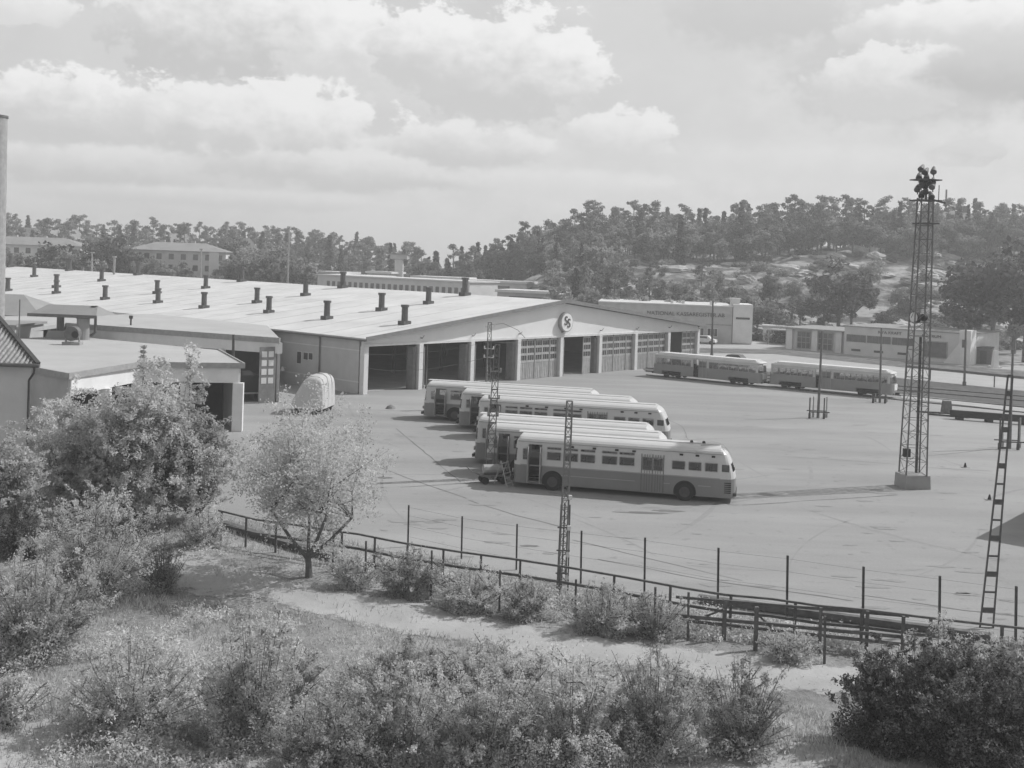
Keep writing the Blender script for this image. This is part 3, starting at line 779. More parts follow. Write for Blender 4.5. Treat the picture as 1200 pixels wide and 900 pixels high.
# ------------------------------------------------------------------ vehicles
def shell(root, name, Lg, W, rings, xsb, holes, mats, belt, fr, rr, front_n=5):
    """Closed body built of horizontal rings. rings: (z, x_front, x_rear, half_width). xsb: x breaks of the flat sides.
    holes: list of dict(side, x0, x1, z0, z1, glass, part)"""
    zs = [r[0] for r in rings]
    def outline(r):
        z, xf, xr, w = r
        P = []
        for x in xsb: P.append((x, -w))
        for k in range(1, front_n * 2):
            t = -math.pi / 2 + math.pi * k / (front_n * 2)
            cx, sy = math.cos(t), math.sin(t)
            ex_ = (abs(cx) ** .6) * (xr - xsb[-1]); ey = math.copysign(abs(sy) ** .55, sy) * w
            P.append((xsb[-1] + ex_, ey))
        for x in reversed(xsb): P.append((x, w))
        for k in range(1, front_n * 2):
            t = math.pi / 2 + math.pi * k / (front_n * 2)
            cx, sy = math.cos(t), math.sin(t)
            ex_ = (abs(cx) ** .6) * (xsb[0] - xf); ey = math.copysign(abs(sy) ** .55, sy) * w
            P.append((xsb[0] - ex_, ey))
        return P
    nb = len(xsb); n = 2 * nb + 2 * (front_n * 2 - 1)
    O = [outline(r) for r in rings]
    mb = MB()
    for j, r in enumerate(rings): mb.v += [(p[0], p[1], r[0]) for p in O[j]]
    def cell_info(i):
        if i < nb - 1: return 'near', xsb[i], xsb[i + 1]
        a = nb + front_n * 2 - 1
        if nb - 1 <= i < a: return 'rear', i - (nb - 1), i - (nb - 1) + 1
        if a <= i < a + nb - 1: k = i - a; return 'far', xsb[nb - 2 - k], xsb[nb - 1 - k]
        return 'front', i - (a + nb - 1), i - (a + nb - 1) + 1
    skip = {}
    for h in holes: h['cells'] = []
    for i in range(n):
        side, a, b = cell_info(i)
        for j in range(len(rings) - 1):
            for h in holes:
                if h['side'] != side: continue
                if a >= h['x0'] - 1e-4 and b <= h['x1'] + 1e-4 and zs[j] >= h['z0'] - 1e-4 and zs[j + 1] <= h['z1'] + 1e-4:
                    skip[(i, j)] = h; h['cells'].append((i, j)); break
    for j in range(len(rings) - 1):
        for i in range(n):
            if (i, j) in skip: continue
            q = (i + 1) % n
            mb.f.append((j * n + i, j * n + q, (j + 1) * n + q, (j + 1) * n + i))
            mb.m.append(0 if zs[j] < belt - 1e-4 else 1)
    mb.f.append(tuple((len(rings) - 1) * n + i for i in range(n))); mb.m.append(1)
    mb.f.append(tuple(reversed(range(n)))); mb.m.append(0)
    body = mb.build(name, mats, root)
    # glazing
    for h in holes:
        if not h.get('glass') or not h['cells']: continue
        g = MB()
        for (i, j) in h['cells']:
            q = (i + 1) % n; vs = []
            for (ii, jj) in ((i, j), (q, j), (q, j + 1), (i, j + 1)):
                x, y, z = mb.v[jj * n + ii]
                vs.append((x * 1 + (Lg / 2 - x) * .004, y * .975, z))
            g.add(vs, [(0, 1, 2, 3)])
        o = g.build(h.get('part', 'window'), h['glass'], root)
        if h['side'] in ('near', 'far'):
            fr_ = MB(); s = -1 if h['side'] == 'near' else 1; x0, x1, z0, z1 = h['x0'], h['x1'], h['z0'], h['z1']; y = s * (W + .008)
            for a, b in (((x0, z0), (x1, z0)), ((x1, z0), (x1, z1)), ((x1, z1), (x0, z1)), ((x0, z1), (x0, z0))):
                fr_.bar((a[0], y, a[1]), (b[0], y, b[1]), .035, .035)
            fr_.build('frame', 'pale_steel', o)
    return body

def wheel(root, x, y, r, w=.26, arch=None, s=-1):
    mb = MB(); mb.tube([(x, y - w / 2, r), (x, y + w / 2, r)], r, 22); wh = mb.build('wheel', 'tyre', root)
    mb = MB(); yy = y + s * (w / 2)
    mb.tube([(x, yy, r), (x, yy + s * .02, r)], r * .58, 16); mb.tube([(x, yy, r), (x, yy + s * .06, r)], r * .22, 10); mb.build('rim', 'rim_steel', wh)

BUSW = 1.25
def make_bus(label, open_door=True, spare=False):
    root = thing('bus', label, 'bus')
    xsb = [.55, .7, .98, 1.02, 1.82, 2.1, 2.14, 2.95, 3.12, 3.95, 4.12, 4.95, 5.38, 6.24, 6.38, 7.24, 7.7, 8.26, 8.32, 8.88, 9.4, 10.12, 10.34, 11.04, 11.26, 11.95, 12.1]
    W = BUSW
    zz = [.32, .38, .55, 1.38, 1.6, 1.72, 1.78, 2.24, 2.34, 2.40, 2.52, 2.62, 2.76]
    rings = []
    for z in zz:
        xf = .06 + .10 * max(0, z - 1.4) ** 1.5 if z > .5 else .02
        xr = 13.0 - .16 * max(0, z - 1.0) ** 2
        rings.append((z, xf, xr, W - .03 * max(0, z - 1.38)))
    for z, ins, e in ((2.90, .06, .22), (3.02, .20, .48), (3.10, .42, .85), (3.15, .72, 1.25), (3.17, 1.0, 1.6)):
        rings.append((z, min(.5, .28 + e * .2), 12.98 - .16 * (z - 1.0) ** 2 - (e - .1) * .55, W - .04 - ins))
    rings[-1] = (3.17, .5, 12.15, .2)
    H = []
    def hole(side, x0, x1, z0, z1, glass='glass_dark', part='window'): H.append(dict(side=side, x0=x0, x1=x1, z0=z0, z1=z1, glass=glass, part=part))
    hole('near', .7, .98, 1.72, 2.34)
    if open_door: hole('near', 1.02, 1.82, .38, 2.62, None)
    else: hole('near', 1.02, 1.82, 1.38, 2.52, 'glass_dark', 'door_pane')
    for (a, b) in ((2.14, 2.95), (3.12, 3.95), (4.12, 4.95), (5.38, 6.24), (6.38, 7.24)):
        hole('near', a, b, 1.78, 2.24); hole('near', a, b, 2.40, 2.52, 'glass_dark', 'top_light')
    for (a, b) in ((7.7, 8.26), (8.32, 8.88)): hole('near', a, b, 1.6, 2.34, 'glass_dark', 'door_pane')
    for (a, b) in ((9.4, 10.12), (10.34, 11.04), (11.26, 11.95)): hole('near', a, b, 1.78, 2.24)
    for (a, b) in ((.7, 1.82), (2.14, 2.95), (3.12, 3.95), (4.12, 4.95), (5.38, 6.24), (6.38, 7.24), (7.7, 8.26), (8.32, 8.88), (9.4, 10.12), (10.34, 11.04), (11.26, 11.95)):
        hole('far', a, b, 1.78, 2.24)
    hole('front', 1, 5, 1.6, 2.34, 'glass_dark', 'windscreen'); hole('front', 5, 9, 1.6, 2.34, 'glass_dark', 'windscreen')
    hole('rear', 3, 7, 1.78, 2.24, 'glass_dark', 'rear_window')
    body = shell(root, 'body', 13.0, W, rings, xsb, H, ['bus_dark', 'bus_white'], 1.38, .5, .9)
    # quarter window behind, belt rail, gutter
    mb = MB(); mb.box((12.40, -W + .025, 2.0), (.42, .03, .4)); mb.build('quarter_window', 'glass_build', root)
    mb = MB()
    for s in (-1, 1):
        mb.bar((.55, s * (W + .012), 1.39), (12.1, s * (W + .012), 1.39), .03, .06)
        mb.bar((.4, s * (W - .02), 2.77), (12.2, s * (W - .02), 2.77), .05, .05)
        mb.bar((3.0, s * (W + .01), .92), (7.3, s * (W + .01), .92), .02, .05); mb.bar((8.95, s * (W + .01), .92), (9.3, s * (W + .01), .92), .02, .05); mb.bar((10.9, s * (W + .01), .92), (11.6, s * (W + .01), .92), .02, .05)
    mb.build('trim', 'bus_mid', root)
    # rear double door
    mb = MB()
    for x in (7.66, 8.29, 8.92): mb.box((x, -W - .012, 1.45), (.045, .03, 2.15))
    for x in (7.84, 7.98, 8.12, 8.46, 8.6, 8.74): mb.box((x, -W - .008, 1.45), (.03, .024, 2.1))
    d = mb.build('door', 'mid_steel', root)
    if open_door:
        mb = MB(); mb.box((1.06, -W - .22, 1.45), (.04, .42, 2.1)); mb.box((1.78, -W - .2, 1.45), (.04, .38, 2.1)); mb.build('open_door', 'bus_mid', root)
        mb = MB(); mb.box((1.42, -W + .2, .42), (.76, .36, .06)); mb.box((1.42, -W + .45, .62), (.76, .3, .06)); mb.build('step', 'pale_steel', root)
    # small square side ventilators above the windows
    for x in (3.6, 4.9, 6.2, 7.2, 9.9, 10.8, 11.7): mb = MB(); mb.box((x, -W + .02, 2.62), (.2, .06, .1)); mb.build('air_scoop', 'black', root)
    # inside
    mb = MB(); mb.box((6.5, 0, .8), (11.6, 2.3, .06)); mb.build('floor', 'interior', root)
    mb = MB()
    for k in range(13):
        x = 2.4 + k * .74
        if 7.4 < x < 9.1: continue
        for y in (-.7, .7): mb.box((x, y, 1.15), (.45, .85, .12)); mb.box((x + .22, y, 1.45), (.08, .85, .55))
    mb.build('seats', 'interior', root)
    mb = MB(); mb.box((6.5, 0, .45), (11.0, 1.9, .4)); mb.build('chassis', 'under', root)
    mb = MB()
    for x in (2.5, 10.15):
        for s in (-1, 1):
            P = [(x + .64 * math.cos(t), .52 + .64 * math.sin(t)) for t in np.linspace(-.3, math.pi + .3, 16)]
            mb = MB(); n = len(P); vs = [(p[0], s * (W + .006), p[1]) for p in P] + [(p[0], s * (W - .3), p[1]) for p in P]
            mb.add(vs, [tuple(range(n)), tuple(range(n, 2 * n))] + [(i, (i + 1) % n, n + (i + 1) % n, n + i) for i in range(n)])
            mb.build('wheel_arch', 'under', root)
    for x in (2.5, 10.15):
        for s in (-1, 1): wheel(root, x, s * (W - .07), .52, .3, s=s)
    # bumpers, louvred engine lid, lamps, roof panel
    mb = MB(); mb.box((12.95, 0, .5), (.18, 2.0, .18)); mb.build('bumper', 'dark_steel', root)
    mb = MB(); mb.box((.0, 0, .5), (.14, 2.1, .2)); mb.build('bumper', 'dark_steel', root)
    mb = MB()
    for k in range(6): mb.box((12.42, -W + .035, .62 + k * .11), (.62, .03, .05))
    mb.build('louvre', 'under', root)
    for y in (-.8, .8):
        mb = MB(); mb.tube([(.09, y, .95), (.0, y, .95)], .13, 12); mb.build('headlight', 'pale_steel', root)
    mb = MB(); mb.box((.11, 0, 2.58), (.08, 1.3, .22)); mb.build('destination_box', 'black', root)
    mb = MB(); mb.add([(10.7, -1.22, 2.80), (12.15, -1.14, 2.80), (12.2, -.8, 2.98), (11.6, -.6, 3.14), (11.0, -.62, 3.16), (10.7, -1.0, 3.0)], [(0, 1, 2, 3, 4, 5)])
    mb.add([(10.6, -1.19, 2.78), (12.3, -1.08, 2.78), (12.3, -.6, 2.96), (11.7, -.3, 3.18), (10.9, -.3, 3.19), (10.6, -.9, 3.06)], [(0, 1, 2, 3, 4, 5)])
    mb.build('roof_grille', 'bus_mid', root)
    for x in (10.4, 11.1):
        mb = MB(); mb.tube([(x, -.2, 3.15), (x, -.2, 3.32)], [.12, .07], 8); mb.build('roof_fitting', 'dark_steel', root)
    mb = MB(); mb.bar((.2, 0, 3.18), (12, 0, 3.18), .7, .03); mb.build('roof_deck', 'bus_white', root)
    return root

busang = math.atan2(-2.8, 12.9)
bdir = Vector((math.cos(busang), math.sin(busang), 0)); bn = Vector((-bdir.y, bdir.x, 0))
bus0 = make_bus('pale topped bus nearest the fence, whole side visible with its front door open')
bus_specs = [((598, 571), 0, None),
             ((566, 556), .4, 'second bus from the front, mostly hidden behind the nearest, nose and roof showing'),
             ((553, 543), -.6, 'third bus from the front, nose pushed out ahead of the bus beside it'),
             ((541, 512), 1.6, 'fourth bus from the front, beyond the gap, with rounded rear window showing at right'),
             ((530, 502), 0, 'fifth bus from the front, just ahead of the rearmost'),
             ((492, 491), 0, 'bus standing farthest back, first in line before the open hall bays')]
for i, (px, dl, lab) in enumerate(bus_specs):
    o = bus0 if i == 0 else copy_tree(bus0)
    p = G(*px); o.location = p + bn * BUSW; o.rotation_euler = (0, 0, busang)
    o.scale = ((1, .89, .93, 1.12, 1.12, 1.16)[i], 1, 1)
    if i in (3, 4, 5): o.location = o.location + bdir * (.9, .3, .1)[i - 3]
    if i:
        for ch in list(o.children):
            if ch.name.startswith(('roof_fitting', 'roof_grille')): bpy.data.objects.remove(ch)
    if lab: o['label'] = lab
    o['group'] = 'buses parked side by side in the yard'
# open engine lid leaning at the second bus
# service trolley between the noses of the front two buses
p = G(577, 566)
t = thing('service_cart', 'cluttered service cart with tank and hoses by the bus noses', 'cart', p, .3)
mb = MB(); mb.box((0, 0, .5), (1.6, .8, .1)); mb.build('bed', 'mid_steel', t)
mb = MB(); mb.tube([(-.6, 0, .85), (.5, 0, .85)], .28, 12); mb.build('tank', 'pale_steel', t)
mb = MB(); mb.box((.55, .1, .9), (.4, .5, .7)); mb.box((-.2, .2, 1.25), (.3, .3, .3)); mb.build('motor', 'dark_steel', t)
for sx in (-.55, .55):
    for sy in (-.38, .38):
        mb = MB(); mb.tube([(sx, sy - .06, .22), (sx, sy + .06, .22)], .22, 12); mb.build('wheel', 'tyre', t)
mb = MB(); mb.tube([(-.8, 0, .5), (-1.3, .1, .7), (-1.6, .1, 1.0)], .03, 6); mb.build('handle', 'mid_steel', t)
p = G(590, 569)
t = thing('ladder_stand', 'low open work stand leaning beside the nearest bus nose', 'work stand', p, .9)
for sx in (-.3, .3):
    mb = MB(); mb.tube([(sx, -.5, 0), (sx, 0, 1.5)], .035, 6); mb.tube([(sx, .5, 0), (sx, 0, 1.5)], .035, 6); mb.build('leg_pair', 'pale_steel', t)
mb = MB()
for k in range(5): mb.bar((-.3, -.5 + k * .1, .25 + k * .28), (.3, -.5 + k * .1, .25 + k * .28), .05)
mb.build('rung', 'pale_steel', t)

# tarpaulin covered vehicle
p = G(364, 484)
t = thing('covered_lorry', 'rounded vehicle under a pale tarpaulin beside the hall wall, half hidden by the young tree', 'covered vehicle', p, R(-8)); t.scale = (.72, .72, .93)
mb = MB()
prof = [(-2.15, .5), (-2.0, 1.2), (-1.4, 2.0), (-.9, 2.9), (-.4, 3.35), (.2, 3.5), (1.1, 3.45), (1.55, 3.2), (1.75, 2.6), (1.8, .5)]
n = len(prof); rows = [(-1.3, .82), (-1.0, .95), (0, 1.0), (2.0, 1.02), (3.6, .98), (4.0, .85)]
for y, k in rows: mb.v += [(x * (.9 + .1 * k) , y, .5 + (z - .5) * k) for x, z in prof]
for j in range(len(rows) - 1):
    for i in range(n - 1): mb.f.append((j * n + i, j * n + i + 1, (j + 1) * n + i + 1, (j + 1) * n + i)); mb.m.append(0)
mb.f.append(tuple(range(n))); mb.m.append(0); mb.f.append(tuple((len(rows) - 1) * n + i for i in reversed(range(n)))); mb.m.append(0)
tpn = mb.build('tarpaulin', 'tarp', t, smooth=True); sm = tpn.modifiers.new('round', 'SUBSURF'); sm.levels = 2; sm.render_levels = 2
for yy, k in ((-.6, .97), (.9, 1.035), (2.4, 1.03)):
    mb = MB(); mb.tube([(x * .985 * (.9 + .1 * k), yy, .5 + (z - .5) * k * .985) for x, z in prof], .03, 5); mb.build('rope', 'mid_steel', t)
mb = MB(); mb.box((0, 1.4, .5), (3.2, 4.6, .35)); mb.build('chassis', 'under', t)
for sx in (-1.3, 1.3):
    for yy in (-.5, 3.2):
        mb = MB(); mb.tube([(sx - .15, yy, .45), (sx + .15, yy, .45)], .45, 14); mb.build('wheel', 'tyre', t)

def make_tram(label):
    root = thing('tram', label, 'tram')
    W = 1.12; Lg = 13.4
    xsb = [.5, 1.2, 1.25, 2.45, 2.5, 3.7, 3.75, 4.95, 5.3, 5.9, 6.0, 6.85, 7.2, 8.35, 8.4, 9.55, 9.6, 10.75, 10.8, 11.95, 12.0, 12.8]
    zz = [.38, .45, .82, 1.55, 2.25, 2.4, 2.5]
    rings = [(z, .0 + .12 * max(0, z - 1.3), Lg - .12 * max(0, z - 1.3), W) for z in zz]
    rings += [(2.58, .05, Lg - .05, W + .03), (2.70, .22, Lg - .22, W - .12), (2.76, .5, Lg - .5, W - .45), (2.78, .55, 12.85, W - .55)]
    H = []
    def hole(side, x0, x1, z0, z1, glass='glass_clear', part='window'): H.append(dict(side=side, x0=x0, x1=x1, z0=z0, z1=z1, glass=glass, part=part))
    for side in ('near', 'far'):
        for a, b in ((.5, 1.2), (1.25, 2.45), (2.5, 3.7), (3.75, 4.95), (7.2, 8.35), (8.4, 9.55), (9.6, 10.75), (10.8, 11.95), (12.0, 12.8)): hole(side, a, b, 1.55, 2.25)
        if side == 'near': hole(side, 5.3, 5.9, .45, 2.4, None); hole(side, 6.0, 6.85, 1.55, 2.25, 'glass_clear', 'door_pane')
        for a, b in ((1.25, 3.7), (9.6, 11.95)): hole(side, a, b, .38, .82, None)
    hole('front', 1, 9, 1.55, 2.25, 'glass_clear', 'windscreen'); hole('rear', 1, 9, 1.55, 2.25, 'glass_clear', 'windscreen')
    shell(root, 'body', Lg, W, rings, xsb, H, ['tram_body', 'tram_upper'], 1.5, .5, .5)
    mb = MB()
    mb.box((Lg / 2, 0, 2.74), (Lg - 1.2, 1.9, .10)); mb.box((Lg / 2, 0, 2.84), (Lg - 1.6, 1.5, .10))
    mb.bar((.3, -W - .02, 2.60), (Lg - .3, -W - .02, 2.60), .07, .12); mb.bar((.3, W + .02, 2.60), (Lg - .3, W + .02, 2.60), .07, .12)
    mb.build('roof', 'tram_roof', root)
    mb = MB(); mb.box((5.6, -W + .35, .9), (.5, .1, .9)); mb.build('door_well', 'black', root)
    mb = MB()
    for x in (5.26, 5.95, 6.4, 6.88): mb.box((x, -W - .015, 1.42), (.06, .04, 1.95))
    mb.build('door', 'bus_mid', root)
    mb = MB(); mb.box((Lg / 2, 0, .8), (Lg - 1.2, 2.0, .06)); mb.build('floor', 'interior', root)
    mb = MB()
    for k in range(14):
        x = 1.2 + k * .85
        if 4.9 < x < 7.1: continue
        for y in (-.68, .68): mb.box((x, y, 1.5), (.09, .8, .5))
    mb.build('seats', 'interior', root)
    for x in (2.5, 10.8):
        mb = MB(); mb.box((x, 0, .45), (2.2, 1.7, .34)); bg = mb.build('bogie', 'under', root)
        for xx in (x - .75, x + .75):
            for s in (-1, 1):
                mb = MB(); mb.tube([(xx, s * .78, .36), (xx, s * .92, .36)], .34, 14); mb.build('wheel', 'under', bg)
    mb = MB(); mb.box((Lg / 2, 0, .5), (4.2, 1.5, .3)); mb.build('underframe', 'under', root)
    for x in (-.15, Lg + .15):
        mb = MB(); mb.box((x, 0, .48), (.5, .3, .2)); mb.box((x * .98, 0, .45), (.2, 1.5, .18)); mb.build('coupler', 'black', root)
    # light end panel with dark number
    mb = MB(); mb.tube([(Lg + .04, 0, 1.05), (Lg + .05, 0, 1.06)], .01, 4)
    mb = MB(); mb.box((Lg + .015, 0, 1.12), (.04, 1.2, .62)); mb.build('end_panel', 'white_wall', root)
    mb = MB(); mb.box((Lg - .08, 0, 2.42), (.1, .9, .16)); mb.build('destination_box', 'white_wall', root)
    return root
tram = make_tram('dark sided tram with open middle door, nearer the hall front, at left of the pair')
a, b = G(764, 441), G(891, 453.8); ang = math.atan2(b.y - a.y, b.x - a.x)
n_ = Vector((-math.sin(ang), math.cos(ang), 0))
tram.location = a + n_ * 1.12; tram.rotation_euler = (0, 0, ang); tram.scale = ((b - a).length / 13.4, 1, 1.03)
tram['group'] = 'trams standing behind the yard'
o = copy_tree(tram); a, b = G(900, 453.8), G(1046, 467.5); ang = math.atan2(b.y - a.y, b.x - a.x); n_ = Vector((-math.sin(ang), math.cos(ang), 0))
o.location = a + n_ * 1.12; o.rotation_euler = (0, 0, ang); o.scale = ((b - a).length / 13.4, 1, 1.03)
o['label'] = 'dark sided tram with pale end panel, right of the other, behind the pole stands'
# overhead contact poles of the trams (trolley gear)
# ------------------------------------------------------------------ masts
def lattice(root, base, top, w0, w1, n, leg=.09, brace=.05, name='lattice', mat='mid_steel', ladder=False, faces=4, diag=True):
    base, top = Vector(base), Vector(top); mb = MB(); br = MB()
    if 'mast_steel' not in M: M['mast_steel'] = gmat('mast_steel', .14, .6, .2, 3); M['ladder_steel'] = gmat('ladder_steel', .09, .6, .2, 3)
    def corner(t, k):
        c = base.lerp(top, t); w = (w0 + (w1 - w0) * t) / 2
        if faces == 2: return c + Vector(((-w, w)[k % 2], 0, 0))
        dx, dy = ((-w, -w), (w, -w), (w, w), (-w, w))[k]; return c + Vector((dx, dy, 0))
    for k in range(faces): mb.bar(corner(0, k), corner(1, k), leg)
    for i in range(n + 1):
        t = i / n
        for k in range(faces if faces == 4 else 1):
            br.bar(corner(t, k), corner(t, (k + 1) % faces), brace, brace if not ladder else (.2 if i % 2 else .07))
            if ladder: br.build('rung', mat, root, True); br = MB()
            if i < n and not ladder and faces == 4 and diag:
                a, b = (k, (k + 1) % 4) if i % 2 else ((k + 1) % 4, k)
                br.bar(corner(t, a), corner((i + 1) / n, b), brace * .8)
        if not ladder: br.build('bracing', mat, root, True); br = MB()
    mb.build('legs', mat, root, True); None

def top_at(base, px, py):
    """point above/near base, at the base's depth, seen at px,py"""
    return GY(px, py, base.y)

# tall floodlight mast on concrete block
b = G(1069, 571); t = thing('floodlight_mast', 'tall open lattice mast with floodlights on a concrete block in the yard', 'light mast', b)
mb = MB(); mb.box((b.x, b.y, .42), (1.65, 1.5, .84), .15, top=.96); mb.build('concrete_block', 'bus_mid', t, True)
btop = top_at(b, 1084.5, 232)
lattice(t, b + Vector((0, 0, .84)), btop, 1.28, .72, 20, .08, .03, mat='mast_steel')
mb = MB(); mb.bar(b + Vector((.25, .1, .9)), b.lerp(btop, .52) + Vector((.1, 0, 0)), .13, .13); mb.build('cable_duct', 'dark_steel', t, True)
for py, w in ((262, 1.1), (235, 1.5), (211, 1.5)):
    mb = MB(); c = top_at(b, 1085, py); mb.box((c.x, c.y, c.z), (w, 1.2, .07), .3); mb.build('platform', 'dark_steel', t, True)
mb = MB()
c0_, c1_ = top_at(b, 1085, 236), top_at(b, 1085.5, 205)
mb.bar(c0_, c1_, .1)
for dx in (-.6, .6): mb.bar(c0_ + Vector((dx, -.5, 0)), c0_ + Vector((dx, -.5, 1.0)), .04)
mb.build('top_post', 'dark_steel', t, True)
for (px, py) in ((1081, 196), (1092, 199), (1080, 214), (1091, 217), (1086, 222), (1085, 207), (1078, 219), (1094, 211), (1087, 212), (1083, 226), (1089, 228), (1084, 200), (1088, 206), (1079, 205), (1086, 215)):
    c = top_at(b, px, py) + Vector((0, random.uniform(-.4, .4), 0))
    mb = MB(); d = Vector((random.uniform(-.5, .1), -.6, -.5)).normalized()
    mb.tube([c - d * .25, c + d * .1, c + d * .32], [.08, .17, .20], 10); mb.bar(c, c - Vector((0, 0, .45)), .06); fl = mb.build('floodlight', 'mid_steel', t, True)
    mb = MB(); mb.tube([c + d * .32, c + d * .34], .18, 10); mb.build('lens', 'glass_build', fl, True)
for i, (px, py, m_) in enumerate(((1071, 372, 'white_wall'), (1084, 372, 'black'))):
    c = top_at(b, px, py); mb = MB(); d = Vector((-.9, -.35, 0)) if i == 0 else Vector((.7, .4, 0)); d.normalize()
    mb.tube([c, c - d * .25], .38 if i == 0 else .22, 14); o = mb.build('lamp_housing', 'black', t, True)
    mb = MB(); mb.tube([c + d * .02, c + d * .03], .34 if i == 0 else .2, 14); mb.build('lens', m_, o, True)
c = top_at(b, 1108, 238)
mb = MB(); mb.bar(top_at(b, 1092, 234), c, .06, .12); mb.build('crossarm', 'mid_steel', t, True)
mb = MB(); c = top_at(b, 1061, 529); mb.box((c.x - .1, c.y - .5, c.z), (.4, .3, .5)); mb.build('switch_box', 'black', t, True)

# near mast in front of the nearest bus
b = G(658, 693); tp = top_at(b, 667.5, 470)
t = thing('contact_line_mast', 'slim pale steel mast with splayed legs standing before the nearest bus', 'mast', b)
mid = b.lerp(tp, .42)
q = b.lerp(tp, .06)
lattice(t, q, tp, .30, .22, 20, .055, .028, mat='edging')
mb = MB()
for dx, dy in ((-.20, -.2), (.24, -.25), (0, .35)): mb.bar(b + Vector((dx, dy, 0)), mid + Vector((dx * .8, dy * .3, .3)), .055)
for f_ in (.1, .22, .34): c = b.lerp(tp, f_); mb.bar(c + Vector((-.28, -.15, 0)), c + Vector((.26, -.15, 0)), .05)
mb.build('stay_legs', 'mid_steel', t, True)
mb = MB()
for f_ in (.08, .2, .34, .5): c = b.lerp(tp, f_) + Vector((.18, -.2, 0)); mb.box((c.x, c.y, c.z), (.14, .1, .18))
mb.build('insulator', 'white_wall', t, True)

b = G(573, 561); tp = top_at(b, 583, 404)
t = thing('contact_line_mast', 'thin lattice mast beside the bus noses, lower one of two in line', 'mast', b)
lattice(t, b, tp, .55, .28, 12, .06, .04)
for f_ in (.8, .6, .47, .3):
    c = b.lerp(tp, f_); mb = MB(); mb.box((c.x, c.y, c.z), (.7, .1, .08)); mb.box((c.x - .3, c.y, c.z + .12), (.1, .1, .2)); mb.box((c.x + .3, c.y, c.z + .12), (.1, .1, .2)); mb.build('crossarm', 'pale_steel', t, True)
b = G(571, 480); tp = top_at(b, 574, 378)
t = thing('contact_line_mast', 'thin mast with insulators before the third open hall bay, taller one of two in line', 'mast', b)
lattice(t, b, tp, .5, .3, 10, .06, .04)
for f_ in (.95, .7, .6):
    c = b.lerp(tp, f_); mb = MB(); mb.box((c.x, c.y, c.z), (.9, .1, .08)); mb.box((c.x - .4, c.y, c.z + .12), (.12, .12, .24)); mb.box((c.x + .4, c.y, c.z + .12), (.12, .12, .24)); mb.build('crossarm', 'white_wall', t, True)
mb = MB(); mb.tube([tp + Vector((0, 0, -.2)), tp + Vector((1.2, .3, -.05)), tp + Vector((2.5, .5, -.6)), tp + Vector((3.2, .6, -1.3))], .025, 6); mb.build('bracket', 'mid_steel', t, True)

def pole_stand(px, py, tx, ty, label, w, extra=1.9, hgt_=1.9):
    b = G(px, py); tp = top_at(b, tx, ty)
    t = thing('pole_stand', label, 'pole', b)
    mb = MB(); mb.tube([b, tp], [.13, .08], 10); mb.build('pole', 'mid_steel', t, True)
    for k, dx in enumerate((-w, -w * .35, w * .45, w)):
        q = b + Vector((dx, (.5 if k % 2 else -.45), 0)); mb = MB()
        mb.tube([q, q + Vector((0, 0, hgt_))], .06, 6); mb.box((q.x, q.y, .25), (.17, .17, .5)); mb.build('guard_post', 'pale_steel' if k % 2 else 'dark_steel', t, True)
    mb = MB(); mb.bar(b + Vector((-w, -.45, .6)), b + Vector((w, -.45, .6)), .07, .10); mb.bar(b + Vector((-w, .5, .6)), b + Vector((w, .5, .6)), .06, .08); mb.build('base_rail', 'dark_steel', t, True)
    return t, b, tp
t, b, tp = pole_stand(958.5, 490, 963.5, 388, 'contact line pole with guard posts standing before the right tram door', .9)
t, b, tp = pole_stand(1031, 472, 1033, 384, 'contact line pole with low guard posts at the tram end', .85, hgt_=.9)
t, b, tp = pole_stand(1183, 526, 1187, 410, 'thick pole with guard posts and short cables near the right edge', 1.0, hgt_=2.4)
for (px, py, tx, ty, lab) in ((892, 425, 893, 381, None), (1130, 452, 1132, 380, 'slim lamp pole before the pale corner of the signed building'),
                              (834, 418, 835.5, 352, 'dark slim pole in front of the factory sign'), (273, 476, 273.5, 392, 'bare dark pole beside the open gate leaf'),
                              (336, 352, 338, 268, None), (940, 425, 941, 384, None)):
    if lab is None: continue
    b = G(px, py); tp = top_at(b, tx, ty)
    t = thing('pole', lab, 'pole', b)
    mb = MB(); mb.tube([b, tp], [.16, .11], 8); mb.build('shaft', 'dark_steel' if px in (834, 273) else 'mid_steel', t, True)
    mb = MB(); mb.tube([b, b + Vector((0, 0, .5))], .24, 8); mb.build('foot', 'mid_steel', t, True)
# leaning ladder-like mast at right
b = G(1156, 736); tp = top_at(b, 1184, 440)
t = thing('ladder_mast', 'leaning ladder shaped steel mast by the fence near the right edge', 'mast', b)
lattice(t, b, tp, .50, .18, 14, .055, .05, ladder=True, faces=2, mat='ladder_steel')
# overhead wires between masts
def wire(a, b_, sag, lab):
    P = [a.lerp(b_, i / 16) - Vector((0, 0, sag * 4 * (i / 16) * (1 - i / 16))) for i in range(17)]
    mb = MB(); mb.tube(P, .012, 4); o = mb.build('overhead_wire', 'mid_steel'); tag(o, lab, 'wire', 'overhead wires over the yard')
m1 = top_at(G(573, 561), 583, 415); m2 = top_at(G(571, 480), 574, 400); hall1 = LW(0, -.3, 4.2); m3 = top_at(G(958.5, 490), 963.5, 395); mR = top_at(G(1156, 736), 1183, 450)
mN = top_at(G(658, 693), 667, 475)
wire(m2, LW(.3, -.3, 3.9), .4, 'upper thin wire from the thin mast to the hall corner')
wire(m1, LW(.3, -.3, 2.6), .6, 'lower thin wire from the mast by the bus noses to the hall corner')
wire(m2, LW(32, -.4, 5.0), .5, 'thin wire from the thin mast to the hall front beside the emblem')

